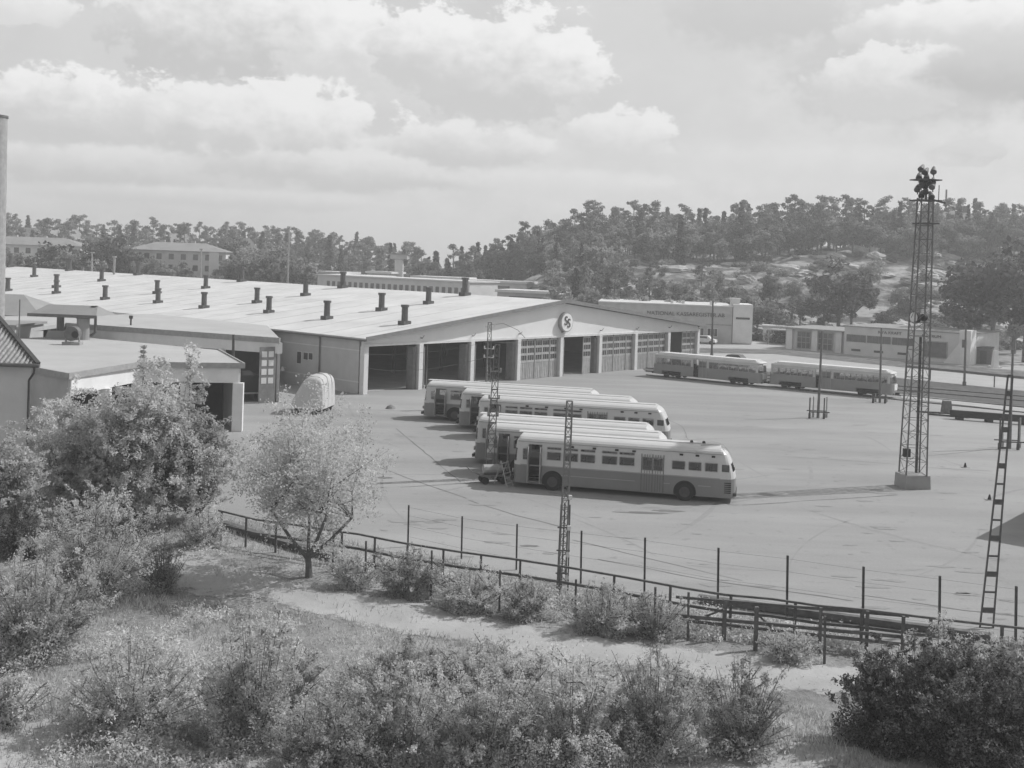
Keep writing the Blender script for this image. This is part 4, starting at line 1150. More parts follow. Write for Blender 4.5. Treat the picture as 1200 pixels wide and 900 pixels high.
# ------------------------------------------------------------------ fences
def vpost(b, h, w, mat, parent, lean=0):
    mb = MB(); mb.bar(b, b + Vector((lean, 0, h)), w); return mb.build('post', mat, parent, True)
far_posts = [((479, 592), 641), ((541.7, 605), 655), ((606, 614), 668), ((681.5, 622), 684), ((756, 630), 697), ((842, 642), 716), ((923, 651), 727), ((1012, 664), 739), ((1101.5, 675), 749), ((1191, 687), 758)]
b0 = G(479, 641)
wf = thing('wire_fence', 'fence of thin tall steel posts and wires along the yard edge', 'fence', b0)
prevs = None; tops = []
for (tx, ty), by in far_posts:
    b = G(tx - 1, by); tp = top_at(b, tx, ty); vpost(b, tp.z, .075, 'dark_steel', wf, tp.x - b.x); tops.append((b, tp))
mb = MB()
for (b1, t1), (b2, t2) in zip(tops, tops[1:]):
    for f_ in (.25, .5, .75, .95): mb.tube([b1.lerp(t1, f_), b2.lerp(t2, f_)], .004, 4)
mb.build('wires', 'mid_steel', wf, True)

def rail_line(root, pts, mat, w, h, name='rail'):
    """pts: (px, py, height above ground) -> sighted at that height"""
    P = [G(px, py, z) for px, py, z in pts]; mb = MB()
    for a, b in zip(P, P[1:]): mb.bar(a, b, w, h)
    mb.build(name, mat, root, True); return P
rl = thing('railing', 'long dark post and rail barrier running along the whole yard edge', 'railing', G(600, 690))
T = [(255, 598), (300, 609), (345, 615), (383, 621), (420, 626), (470, 636), (540, 647), (600, 655), (660, 664), (730, 676), (800, 689), (850, 697), (905, 702), (960, 710), (1015, 715), (1080, 723), (1140, 730), (1215, 738)]
P = rail_line(rl, [(x, y, 1.35) for x, y in T], 'wood_rail', .065, .075)
mb = MB()
for a, b in zip(P, P[1:]): mb.bar(a - Vector((0, 0, .62)), b - Vector((0, 0, .62)), .08, .10)
mb.build('mid_rail', 'wood_post', rl, True)
Ls = [0]
for a, b in zip(P, P[1:]): Ls.append(Ls[-1] + (b - a).length)
s_ = .3
while s_ < Ls[-1]:
    k = max(j for j in range(len(Ls) - 1) if Ls[j] <= s_); p = P[k].lerp(P[k + 1], (s_ - Ls[k]) / (Ls[k + 1] - Ls[k]))
    vpost(Vector((p.x, p.y, 0)), 1.38, .09, 'wood_post', rl); s_ += 2.3 if s_ > 16 else 1.7
# heavy two-rail timber barrier nearer the path at right
hb = thing('timber_barrier', 'short heavy timber barrier with diagonal brace near the path', 'barrier', G(900, 745))
for z, ys_, m_, h_ in ((1.25, (705.5, 720), 'wood_post', .09), (.72, (727, 745), 'wood_rail', .12), (.5, (732, 754), 'wood_rail', .10)):
    a, b = G(792, ys_[0] - 6, z), G(1065, ys_[1] + 2, z); mb = MB(); mb.bar(a, b, .08, h_); mb.build('rail', m_, hb, True)
for (px, py, top) in ((848, 752, 702), (885, 764, 711), (960, 768, 712), (1015, 764, 716), (1057, 772, 722)):
    b = G(px, py); tp = top_at(b, px + 1, top); vpost(b, tp.z, .13 if px < 900 else .10, 'wood_rail', hb)
for pa, pb in ((G(810, 729, .35), G(848, 714, 1.2)), (G(886, 718, 1.1), G(905, 737, .5))): mb = MB(); mb.bar(pa, pb, .05, .07); mb.build('brace', 'wood_post', hb, True)
# thin post fence beside the path
pf = thing('post_fence', 'row of thin weathered wooden posts between bushes and dirt path', 'fence', G(585, 712))
tt = []
for (px, ty, by) in ((391, 623, 670), (429, 634, 690), (506, 645, 702), (586, 668, 716), (675, 679, 722), (768, 688, 748), (807, 694, 752), (967, 722, 778)):
    b = G(px - 1, by); tp = top_at(b, px, ty); vpost(b, tp.z, .075, 'wood_post', pf, tp.x - b.x); tt.append((b, tp))
mb = MB()
for (b1, t1), (b2, t2) in zip(tt, tt[1:]):
    for f_ in (.45, .85): mb.tube([b1.lerp(t1, f_), b2.lerp(t2, f_)], .004, 4)
mb.build('wires', 'mid_steel', pf, True)
# dark kerb wall of the sunken ditch behind the railing at right
kb = MB(); a, b = G(818, 706), G(1160, 752)
kb.bar(a + Vector((0, 0, .18)), b + Vector((0, 0, .18)), .3, .24); o = kb.build('timber_edging', 'wood_rail'); tag(o, 'low dark timber edging lying behind the railing at right', 'edging')
kb = MB()
for a, b in (((262, 618), (330, 640)), ((330, 640), (430, 668)), ((430, 668), (560, 690))):
    a, b = G(*a), G(*b); kb.bar(a + Vector((0, 0, .15)), b + Vector((0, 0, .15)), .35, .3)
o = kb.build('timber_edging', 'wood_rail'); tag(o, 'low dark timber edging under the left end of the railing', 'edging')
# low rail-side fence by the tracks
tf = thing('track_fence', 'low dark rail fence between tram tracks and pavement at right', 'fence', G(1120, 446))
Q = [G(1062, 443), G(1090, 446), G(1130, 450), G(1165, 454), G(1215, 459)]
mb = MB()
for a, b in zip(Q, Q[1:]): mb.bar(a + Vector((0, 0, 1.5)), b + Vector((0, 0, 1.5)), .12, .3)
mb.build('rail', 'mid_steel', tf, True)
for p in Q: vpost(p, 1.5, .12, 'mid_steel', tf)
# long dark girder lying at right, with its grey box
p = G(1112, 483)
gd = thing('girder', 'long black girder lying on low blocks across the yard at right', 'girder', p)
a, b = G(1113, 484, .55), G(1230, 493, .55); mb = MB(); mb.bar(a, b, .4, .62); mb.build('beam', 'black', gd, True)
mb = MB()
for f_ in (.1, .4, .75): c = a.lerp(b, f_); mb.box((c.x, c.y, .12), (.5, .8, .24))
mb.build('blocks', 'under', gd, True)
t = thing('buffer_box', 'grey box with spread timber pieces at the left end of the girder', 'box', G(1109, 484))
mb = MB(); mb.box((0, 0, .6), (.8, .8, 1.2), .2, top=.75); mb.build('box', 'mid_steel', t)
mb = MB()
for k in range(6): mb.box((-2.6 + k * .5, -.3 - .1 * k, .08), (.9, .25, .14), random.uniform(-.5, .5))
mb.build('timber', 'dark_steel', t)
mb = MB(); mb.bar(G(1088, 485, .1), G(1136, 489, .1), .35, .1); mb.build('plank', 'under', t, True)
# small markers on the yard
for (px, py, lab) in ((1131, 548, 'tiny dark marker cone in the open yard, right of the tall mast'), (1159.5, 586, 'tiny dark marker cone on a flat plate near the leaning mast')):
    t = thing('marker_cone', lab, 'marker', G(px, py), 0, 'small marker cones on the yard')
    mb = MB(); mb.tube([(0, 0, 0), (0, 0, .34)], [.13, .04], 8); mb.build('cone', 'black', t)
    mb = MB(); mb.box((0, 0, .02), (.5, .4, .03)); mb.build('plate', 'pale_steel', t)
for (px, py) in ((458, 479),):
    t = thing('sand_heap', 'small dark heap of sweepings on the ground before the hall', 'heap', G(px, py))
    mb = MB(); mb.tube([(0, 0, 0), (0, 0, .25), (0, 0, .36)], [.5, .3, .05], 9); mb.build('heap', 'sand', t)
t = thing('tyre_pile', 'low dark pile of old tyres against the hall side wall', 'tyre pile', LW(-.8, 4.2))
for k, (x, y, z) in enumerate(((0, 0, .12), (.3, .9, .12), (-.2, 1.8, .12), (.1, .4, .34), (.05, 1.5, .34))):
    c = LW(-.8, 4.2) + FD * x + SD * y; mb = MB(); mb.tube([c + Vector((0, 0, z - .1)), c + Vector((0, 0, z + .1))], .45, 14); mb.build('tyre', 'tyre', t, True)

# shed just outside the right side whose shadow falls on the yard
hc = G(1145, 631) + Vector((.93, .36, 0)) * 4.05
t = thing('store_shed', 'flat roofed store shed beyond the right edge of the yard', 'shed', hc)
dA, dB = Vector((.64, .77, 0)), Vector((.77, -.64, 0))
pp = [hc, hc + dA * 14, hc + dA * 14 + dB * 9, hc + dB * 9]
mb = MB(); mb.prism([p[:2] for p in pp], 0, 4.0); mb.build('wall', 'grey_render', t, True)
mb = MB(); cc_ = (pp[0] + pp[2]) / 2; mb.prism([(cc_ + (p - cc_) * 1.004)[:2] for p in pp], 4.0, 4.15); mb.build('roof', 'roof_grey', t, True)

# ------------------------------------------------------------------ buildings on the right
def bframe(a, b):
    d = (b - a); ln = d.length; d.normalize(); return ln, math.atan2(d.y, d.x)
# factory with sign
a, b = G(700, 396.5), G(880, 404); ln, an = bframe(a, b)
fac = thing('factory', 'grey two storey factory with dark sign lettering and white corner tower', 'factory', a, an)
HF = 6.5
mb = MB(); mb.box((ln / 2 - 1.7, 9, HF / 2), (ln - 3.4, 18, HF)); mb.build('wall', 'grey_render', fac)
mb = MB(); mb.box((ln / 2 - 1.7, 9, HF + .1), (ln - 3.2, 18.3, .2)); fr_ = mb.build('roof', 'roof_felt', fac)
mb = MB(); mb.box((ln - 1.6, 4, 3.6), (3.4, 8.6, 6.9)); tw = mb.build('corner_tower', 'white_wall', fac)
mb = MB(); mb.box((ln - 1.6, -.34, 4.6), (2.4, .06, .35)); mb.build('window', 'glass_build', tw)
mb = MB(); mb.box((ln - 2.8, 3, 7.5), (1.6, 2, .9)); mb.box((ln - 2.8, 3, 8.0), (1.9, 2.3, .14)); mb.build('tank_house', 'pale_render', fr_)
for x in (ln - 7, ln - 12, ln - 14):
    mb = MB(); mb.box((x, 3, 6.9), (.5, .5, .9)); mb.build('chimney', 'pale_render', fr_)
for x in (ln - 9.2, ln - 6.8):
    mb = MB(); mb.box((x, -.02, 1.9), (1.9, .08, 1.5)); w = mb.build('window', 'pale_render', fac)
    mb = MB()
    for q in (-.58, 0, .58): mb.box((x + q, -.07, 1.9), (.5, .04, 1.3))
    mb.build('pane', 'glass_build', w)
for x in (ln - 12.2,):
    mb = MB(); mb.box((x, -.02, 2.0), (1.4, .08, 1.4)); w = mb.build('window', 'pale_render', fac); mb = MB(); mb.box((x, -.07, 2.0), (1.2, .04, 1.2)); mb.build('pane', 'glass_pale', w)
mb = MB(); mb.bar((ln - 24, -.05, 3.3), (ln - 3.5, -.05, 3.3), .06, .08); mb.build('string_course', 'mid_steel', fac)
text_mesh('NATIONAL KASSAREGISTER AB', .98, .03, 'sign_lettering', 'letters', fac, (ln - 11.6, -.08, 4.95), (R(90), 0, 0), 1.0)
for (px, py, w_, h_) in ((905, 394, 3.2, 3.4),):
    g = G(px, py + 6); t = thing('kiosk', 'small white flat roofed kiosk right of the factory tower', 'kiosk', g, -.4)
    mb = MB(); mb.box((0, 0, 1.4), (3.0, 3, 2.8)); mb.build('wall', 'white_wall', t); mb = MB(); mb.box((.2, -.2, 2.95), (4.2, 3.6, .22)); mb.build('roof', 'white_paint', t)
    mb = MB(); mb.box((0, -1.54, 1.6), (1.8, .06, 1.0)); mb.build('window', 'glass_build', t)
t = thing('car_port', 'low dark open shelter with thin roof left of the signed building', 'shelter', G(918, 404), -.5)
mb = MB(); mb.box((0, 1, 2.6), (5.5, 4, .22)); mb.build('roof', 'pale_steel', t); mb = MB(); mb.box((0, 3, 1.25), (5.2, .2, 2.5)); mb.build('back_wall', 'interior', t)
for x in (-2.5, 2.5): mb = MB(); mb.box((x, -.8, 1.25), (.2, .2, 2.5)); mb.build('post', 'pale_steel', t)

# low signed building
a, b = G(914, 409), G(1137, 427.5); ln, an = bframe(a, b)
sb = thing('showroom', 'long low building with ribbon windows and rooftop edge lettering, right of the factory', 'showroom', a, an)
HS = 4.6
x_a = ln * .36
mb = MB(); mb.box((ln / 2 + x_a / 2, 7, HS / 2), (ln - x_a, 14, HS)); mb.build('wall', 'pale_render', sb)
mb = MB(); mb.box((x_a / 2, 8, 1.75), (x_a - .02, 12, 3.5)); mb.build('low_wing', 'pale_render', sb)
mb = MB(); mb.box((x_a / 2 - .3, 7.6, 3.62), (x_a + .6, 13, .24)); mb.build('wing_roof', 'pale_steel', sb)
mb = MB(); mb.box((ln / 2 + x_a / 2, 7, HS + .08), (ln - x_a + .4, 14.4, .16)); mb.build('roof', 'roof_grey', sb)
for i, (f0, f1) in enumerate(((.07, .145), (.19, .27))):
    x0, x1 = ln * f0, ln * f1
    mb = MB(); mb.box(((x0 + x1) / 2, 1.96, 1.7), (x1 - x0, .1, 2.8)); w = mb.build('glazed_door', 'glass_build', sb)
    mb = MB()
    for k in range(4): mb.box((x0 + (x1 - x0) * k / 3, 1.9, 1.7), (.12, .08, 2.9))
    for z in (.3, 1.3, 2.2, 3.1): mb.box(((x0 + x1) / 2, 1.9, z), (x1 - x0 - .12, .07, .1))
    mb.build('glazing_bars', 'pale_steel', w)
for f0 in (.02, .165, .3):
    mb = MB(); mb.box((ln * f0 + .3, 1.7, 1.74), (1.0, .5, 3.46)); mb.build('pillar', 'white_wall', sb)
for i, (f0, f1) in enumerate(((.375, .475), (.485, .605), (.615, .72))):
    x0, x1 = ln * f0, ln * f1
    mb = MB(); mb.box(((x0 + x1) / 2, -.03, 2.75), (x1 - x0, .1, 1.15)); w = mb.build('ribbon_window', 'glass_build', sb)
    mb = MB()
    for k in range(5): mb.box((x0 + (x1 - x0) * k / 4, -.09, 2.75), (.07, .05, 1.15))
    mb.build('glazing_bars', 'mid_steel', w)
    mb = MB(); mb.box(((x0 + x1) / 2, -.02, .85), (1.5, .06, .35)); mb.build('grating', 'interior', sb)
x0, x1 = ln * .775, ln * .885
mb = MB(); mb.box(((x0 + x1) / 2, -.04, 1.9), (x1 - x0 + .3, .12, 2.6)); w = mb.build('show_window', 'pale_steel', sb)
mb = MB(); mb.box(((x0 + x1) / 2, -.12, 1.9), (x1 - x0, .06, 2.3)); mb.build('pane', 'glass_build', w)
mb = MB(); mb.box((ln - .5, -.05, 2.6), (1.7, 2.5, 5.2)); tw = mb.build('end_tower', 'white_wall', sb)
mb = MB(); mb.prism([(ln - 3.6, -.9), (ln - 1.2, -.9), (ln - 1.2, -.5), (ln - 3.6, -.5)], 0, [.2, 3.6, 3.6, .2]); mb.build('slanted_fin', 'white_wall', tw)
mb = MB(); mb.box((ln - .6, -1.34, 3.2), (.6, .06, 1.2)); mb.build('window', 'glass_build', tw)
text_mesh('NYA KRAFT', .62, .03, 'sign_lettering', 'letters', sb, (ln * .60, -.09, 3.98), (R(90), 0, 0), 1.15)
text_mesh('ELLTRUM', .62, .03, 'sign_lettering', 'letters', sb, (ln * .81, -.09, 3.9), (R(90), 0, 0), 1.15)
t = thing('dark_container', 'plain dark box hut right of the white end tower', 'hut', G(1154, 427))
mb = MB(); mb.box((0, 1.5, 1.25), (3.3, 3, 2.5), -.5); mb.build('wall', 'mid_steel', t); mb = MB(); mb.box((0, 1.5, 2.56), (3.5, 3.2, .12), -.5); mb.build('roof', 'dark_steel', t)
mb = MB(); mb.box((-.35, -.25, 1.1), (.9, .08, 2.0), -.5); mb.build('door', 'dark_steel', t)
t = thing('stone_pillar', 'pale tapering gate pillar beside the dark hut', 'pillar', G(1166, 431))
mb = MB(); mb.box((0, 0, 1.3), (.9, .9, 2.6), top=.6); mb.build('shaft', 'white_wall', t); mb = MB(); mb.box((0, 0, .12), (1.4, 1.4, .24)); mb.build('foot', 'white_wall', t)
# parked cars behind the hall corner
for (px, py, lab, an_, m_) in ((826, 403, 'white parked car by the right end of the hall', -.5, 'white_paint'), (862, 428, 'dark parked car partly hidden behind the left tram', -.6, 'dark_steel')):
    t = thing('parked_car', lab, 'car', G(px, py), an_)
    mb = MB(); P = [(-2.1, .35), (-2.1, .8), (-1.5, .98), (-.9, 1.45), (.7, 1.5), (1.3, 1.0), (2.0, .85), (2.1, .4)]
    n = len(P); mb.add([(x, -.8, z) for x, z in P] + [(x, .8, z) for x, z in P], [tuple(range(n)), tuple(range(n, 2 * n))] + [(i, (i + 1) % n, n + (i + 1) % n, n + i) for i in range(n)]); mb.build('body', m_, t)
    mb = MB(); mb.box((-.1, 0, 1.2), (1.5, 1.63, .34)); mb.build('windows', 'glass_build', t)
    for x in (-1.3, 1.3):
        for y in (-.75, .75): mb = MB(); mb.tube([(x, y - .1, .32), (x, y + .1, .32)], .32, 12); mb.build('wheel', 'tyre', t)

# ------------------------------------------------------------------ far buildings on the left / middle
def block(name, label, cat, px, Y, w, d, h, rz, wall, roofm, hip=True, wn=0, z0=None, rh=2.2, rows=2):
    p = GY(px, 300, Y); p.z = float(hgt(p.x, p.y)) if z0 is None else z0
    t = thing(name, label, cat, p, rz)
    mb = MB(); mb.box((0, 0, h / 2), (w, d, h)); mb.build('wall', wall, t)
    o = .7; mb = MB()
    a = (w / 2 - d / 2) if hip else w / 2 + o
    mb.add([(-w / 2 - o, -d / 2 - o, h), (w / 2 + o, -d / 2 - o, h), (w / 2 + o, d / 2 + o, h), (-w / 2 - o, d / 2 + o, h), (-a, 0, h + rh), (a, 0, h + rh)],
           [(0, 1, 5, 4), (1, 2, 5), (2, 3, 4, 5), (3, 0, 4), (3, 2, 1, 0)]); rf = mb.build('roof', roofm, t)
    for r_ in range(rows):
        for k in range(wn):
            x = -w / 2 + w * (k + .5) / wn; z = h - 1.6 - r_ * 2.9
            mb = MB(); mb.box((x, -d / 2 - .02, z), (1.3, .06, 1.5)); mb.build('window', 'glass_build', t)
    return t, rf
t, rf = block('apartment_house', 'wide pale apartment house with low hipped roof above the depot roof', 'apartment house', 212, 300, 25, 12, 13.4, R(8), 'pale_render', 'roof_grey', True, 8)
mb = MB(); mb.box((9.5, -6.3, 6.7), (2.5, .6, 13.2)); mb.build('stair_bay', 'white_wall', t)
for x in (-5, 3): mb = MB(); mb.box((x, 1, 15.4), (1.2, 1, 1.6)); mb.build('chimney', 'grey_render', rf)
t, rf = block('apartment_house', 'long pale apartment house half hidden by trees at far left', 'apartment house', 42, 310, 28, 12, 13.6, R(4), 'white_wall', 'roof_grey', True, 9)
for x in (-6, 2): mb = MB(); mb.box((x, 1, 15.4), (1.2, 1, 1.6)); mb.build('chimney', 'grey_render', rf)
block('villa', 'small gabled villa among trees on the left ridge, pale gable showing', 'villa', 73, 430, 11, 9, 12, R(50), 'white_wall', 'roof_grey', False, 2, rh=4, z0=4)
block('villa', 'small dark gabled villa at the far left of the ridge', 'villa', 32, 425, 11, 9, 12, R(-40), 'grey_render', 'roof_grey', False, 2, rh=4, z0=4)
block('villa', 'pale villa on the ridge right of the wide apartment house', 'villa', 278, 400, 12, 8, 10, R(-40), 'white_wall', 'roof_grey', False, 2, rh=4, z0=4.5)
block('villa', 'small villa peeping above the trees behind the wide apartment house roof', 'villa', 213, 420, 9, 8, 12, R(30), 'white_wall', 'roof_grey', False, 1, rh=3.5, z0=4)
# villa on the right hilltop with mast
p = GY(1118, 250, 318)
t = thing('hilltop_house', 'dark roofed house with chimney on top of the right hill', 'house', (p.x, p.y, p.z - 10.8), R(5))
mb = MB(); mb.box((0, 0, 4), (10.5, 8, 8)); mb.build('wall', 'grey_render', t)
mb = MB(); mb.add([(-5.8, -4.6, 8), (5.8, -4.6, 8), (5.8, 4.6, 8), (-5.8, 4.6, 8), (-4, 0, 11.6), (4, 0, 11.6)], [(0, 1, 5, 4), (1, 2, 5), (2, 3, 4, 5), (3, 0, 4), (3, 2, 1, 0)]); rf = mb.build('roof', 'mid_steel', t)
mb = MB(); mb.box((3.4, 0, 12), (1.1, 1.1, 2)); mb.build('chimney', 'mid_steel', rf)
mb = MB(); mb.tube([(-2.5, 0, 11), (-2.5, 0, 17.5)], .25, 6); mb.build('flagpole', 'mid_steel', rf)
# long low building beyond the hall
a, b = GY(372, 331, 262), GY(550, 340, 235); a.z = b.z = 0; ln, an = bframe(a, b)
lb = thing('long_shed', 'long low grey building with a row of many small windows beyond the depot roof', 'shed', a, an)
mb = MB(); mb.box((ln / 2, 5, 4.25), (ln, 10, 8.5)); mb.build('wall', 'pale_render', lb); mb = MB(); mb.box((ln / 2, 5, 8.65), (ln + .6, 10.8, .3)); mb.build('roof', 'roof_felt', lb)
for k in range(24):
    x = ln * (.08 + .88 * k / 23); mb = MB(); mb.box((x, -.03, 6.5), (.95, .08, 1.6)); mb.build('window', 'glass_build', lb)
for i, (px, py, Y, w, h, lab) in enumerate(((452, 318, 300, 7, 4.5, 'small white house beside the far look-out tower'), (425, 322, 290, 14, 3.5, 'low white roofed hut left of the far tower'),
                                (520, 324, 285, 14, 3, 'low white roofed hut right of the far tower'), (575, 328, 280, 22, 3.5, 'long white roofed store beyond the hall ridge'),
                                (625, 340, 232, 13, 3.4, 'white flat roofed office just beyond the hall ridge top'), (395, 318, 300, 9, 3.5, 'low pale hut at the left end of the huts'))):
    p = GY(px, py, Y); base = 0
    t = thing('far_hut', lab, 'hut', (p.x, p.y, base), -.35)
    top = p.z
    mb = MB(); mb.box((0, 0, top / 2 - .3), (w, 8, top - .6)); mb.build('wall', 'pale_render' if i % 2 else 'grey_render', t)
    mb = MB(); mb.box((0, 0, top - .3), (w + .8, 9, .55)); mb.build('roof', 'white_paint', t)
    mb = MB(); mb.box((0, -4.05, top - 1.8), (w * .6, .06, 1.0)); mb.build('window', 'glass_build', t)
p = GY(468, 304, 300)
t = thing('lookout_tower', 'slim pale tower with dark cap among trees beyond the depot roof', 'tower', (p.x, p.y, 0))
mb = MB(); mb.box((0, 0, p.z / 2), (2.2, 2.2, p.z)); mb.build('shaft', 'pale_render', t); mb = MB(); mb.box((0, 0, p.z + .7), (4.6, 4, 1.2)); mb.build('cap', 'grey_render', t)
mb = MB(); mb.box((0, 0, p.z + 1.4), (5.2, 4.6, .25)); mb.build('roof', 'roof_grey', t)
for (px, Y, top, lab) in ((339, 240, 266, 'tall thin pole rising from behind the depot roof'), (108, 235, 296, 'thin pale flue pole rising behind the depot roof at left'), (236, 245, 292, 'thin white pole before the wide apartment house')):
    p = GY(px, top, Y); t = thing('tall_pole', lab, 'pole', (p.x, p.y, 0)); mb = MB(); mb.tube([(0, 0, 0), (0, 0, p.z)], [.25, .15], 8); mb.build('shaft', 'pale_steel', t)
    mb = MB(); mb.box((0, 0, p.z), (.8, .5, .2)); mb.build('head', 'pale_steel', t)

# ------------------------------------------------------------------ vegetation
def fol(C, size, mat, name, parent, flat=.4, aspect=.6): return np_mesh(name, leaves(C, size, flat, aspect), 4, M[mat], parent)

def shell_pts(c, r, n, flat=1.0, inner=.55):
    d = rng.normal(size=(n, 3)); d /= np.linalg.norm(d, axis=1)[:, None]
    rad = r * (inner + (1 - inner) * rng.random((n, 1)) ** .5) * (1 + .18 * np.sin(d[:, :1] * 5 + c[0]) * np.cos(d[:, 1:2] * 4 + c[1]))
    p = d * rad; p[:, 2] *= flat
    return p + np.asarray(c)

def tree_root(name, label, cat, group): return thing(name, label, cat, (0, 0, 0), 0, group)

def make_pine(h, kind=0):
    t = tree_root('pine_tree', 'pine tree', 'tree', 'far trees'); lean = rng.uniform(-.5, .5)
    mb = MB(); pts = [(0, 0, 0), (lean * .3, .1, h * .4), (lean, 0, h * .75), (lean * 1.1, 0, h * .95)]
    mb.tube(pts, [.2 * h / 12, .16 * h / 12, .1 * h / 12, .03], 6)
    C = []
    nl = int(rng.integers(15, 22))
    lo = (.36, .48, .28)[kind]
    for i in range(nl):
        f = lo + (1 - lo) * (i + rng.random() * .7) / nl; a = rng.uniform(0, 6.28)
        spread = h * (.15 if kind != 1 else .20) * (.25 + math.sin(math.pi * min(1, .22 + .72 * (f - lo) / (1 - lo)))) * rng.uniform(.35, 1.05)
        c = np.array([lean * f + math.cos(a) * spread, math.sin(a) * spread, h * f + rng.uniform(-.2, .3)])
        mb.tube([(lean * f, 0, h * f - .6), tuple(c)], [.05, .02], 4)
        r = h * rng.uniform(.05, .09)
        C.append(shell_pts(c, r, 80, .55, .1))
    C.append(shell_pts((lean * 1.1, 0, h * .95), h * .06, 70, 1.1, .1))
    mb.build('trunk', 'pine_bark', t); fol(np.concatenate(C), .22, 'pine', 'crown', t, .3)
    return t
def make_spruce(h):
    t = tree_root('spruce_tree', 'spruce', 'tree', 'far trees'); mb = MB(); mb.tube([(0, 0, 0), (0, 0, h)], [.2, .03], 6); mb.build('trunk', 'bark', t)
    C = []
    for i in range(22):
        f = .08 + .9 * i / 21; r = h * .16 * (1 - f) ** .85 * rng.uniform(.75, 1.2) + .12
        for k in range(7):
            a = rng.uniform(0, 6.28); n = 14
            s = rng.random((n, 1)); d = np.array([[math.cos(a), math.sin(a), -.25]])
            C.append(np.array([[0, 0, h * f]]) + d * s * r * rng.uniform(.8, 1.25) + rng.normal(scale=.13, size=(n, 3)))
    fol(np.concatenate(C), .26, 'spruce', 'crown', t, .2); return t
def make_broad(h, mat='broad', name='broadleaf_tree', leaf=.27, n=60, lobes=26, wr=.36, low=.25):
    t = tree_root(name, 'tree', 'tree', 'far trees'); mb = MB(); mb.tube([(0, 0, 0), (.1, 0, h * .35), (0, .1, h * .7)], [.22 * h / 9, .16 * h / 9, .04], 7)
    C = []
    for i in range(lobes):
        d = rng.normal(size=3); d /= np.linalg.norm(d); k = rng.random() ** .4
        c = np.array([d[0] * h * wr * k, d[1] * h * wr * k, h * (low + (1 - low) / 2) + d[2] * h * (1 - low) * .42 * k])
        r = h * rng.uniform(.06, .12)
        if i % 3 == 0: mb.tube([(0, 0, h * .35), tuple(c)], [.07, .02], 4)
        C.append(shell_pts(c, r, n, .8, .45))
    mb.build('trunk', 'bark', t); fol(np.concatenate(C), leaf, mat, 'crown', t, .5); return t

protos = {'pine': [make_pine(12, k % 3) for k in range(10)], 'spruce': [make_spruce(12), make_spruce(13), make_spruce(11)],
          'broad': [make_broad(9, wr=rng.uniform(.26, .38), lobes=int(rng.integers(26, 40)), low=rng.uniform(.12, .25)) for _ in range(6)], 'dark': [make_broad(10, 'broad_dark') for _ in range(2)]}
used = set()
def plant(kind, x, y, h=1.0, label=None, group=None, z=None):
    lst = protos[kind]; pr = lst[int(rng.integers(len(lst)))]
    if pr.name not in used: o = pr; used.add(pr.name)
    else: o = copy_tree(pr)
    s = h; o.location = (x, y, (float(hgt(x, y)) if z is None else z) - .15)
    o.rotation_euler = (0, 0, rng.uniform(0, 6.28)); o.scale = (s * rng.uniform(.9, 1.12), s * rng.uniform(.9, 1.12), s)
    o['label'] = label; o['group'] = group
    return o
LG = {('pine', 'crest'): ('tall slim pine in the wood along the crest of the right hill', 'pines along the crest of the right hill'),
      ('pine', 'slope'): ('pine standing on the rocky slope of the right hill', 'pines on the slope of the right hill'),
      ('spruce', 'crest'): ('pointed dark spruce among pines on the right hill', 'spruces on the right hill'),
      ('spruce', 'slope'): ('pointed dark spruce among pines on the right hill', 'spruces on the right hill'),
      ('broad', 'crest'): ('rounded leafy tree below the pines on the right hill', 'leafy trees on the right hill'),
      ('broad', 'slope'): ('rounded leafy tree below the pines on the right hill', 'leafy trees on the right hill'),
      ('dark', 'slope'): ('dark rounded tree low on the right hill behind the signed buildings', 'dark trees low on the right hill'),
      ('pine', 'left'): ('distant pine in the wood behind the depot roof, left half', 'pines in the left wood'),
      ('spruce', 'left'): ('distant pointed spruce in the wood behind the depot roof', 'spruces in the left wood'),
      ('broad', 'left'): ('rounded leafy tree close behind the depot roof', 'leafy trees close behind the depot roof'),
      ('dark', 'left'): ('dark rounded tree close behind the depot roof', 'dark trees close behind the depot roof')}
def pl(kind, zone, px, Y, h):
    if 478 < px < 648 and Y < 303: Y = 303 + (Y * 7.3) % 16
    if zone == 'left' and Y < 360 and (14 < px < 60 or 222 < px < 268): h *= .62
    elif zone == 'left' and Y < 300 and 150 < px < 222: h *= .85
    p = GY(px, 300, Y); lab, grp = LG[(kind, zone)]; return plant(kind, p.x, p.y, h, lab, grp)
# right hill crest
cnt = 0
for px in np.arange(484, 1225, 8.0):
    Y = rng.uniform(296, 318); k = rng.random()
    pl('pine' if k < .72 else ('spruce' if k < .86 else 'broad'), 'crest', px + rng.uniform(-6, 6), Y, rng.uniform(.72, 1.25) * (.95 if k < .86 else 1.1))
for px in np.arange(478, 1225, 13):
    Y = rng.uniform(322, 345); pl('pine' if rng.random() < .7 else 'spruce', 'crest', px + rng.uniform(-7, 7), Y, rng.uniform(.9, 1.4))
for px in np.arange(490, 1225, 8):
    Y = rng.uniform(270, 296) if px < 740 else rng.uniform(286, 300); k = rng.random(); pl('pine' if k < .35 else 'broad' if k < .9 else 'spruce', 'slope' if k < .35 else 'crest', px + rng.uniform(-7, 7), Y, rng.uniform(.8, 1.2))
for px in np.arange(500, 1225, 12):
    pl('broad', 'crest', px + rng.uniform(-5, 5), rng.uniform(320, 338), rng.uniform(1.0, 1.45))
for px in np.arange(650, 1225, 9):
    pl('broad', 'crest', px + rng.uniform(-4, 4), rng.uniform(294, 304), rng.uniform(.6, 1.0))
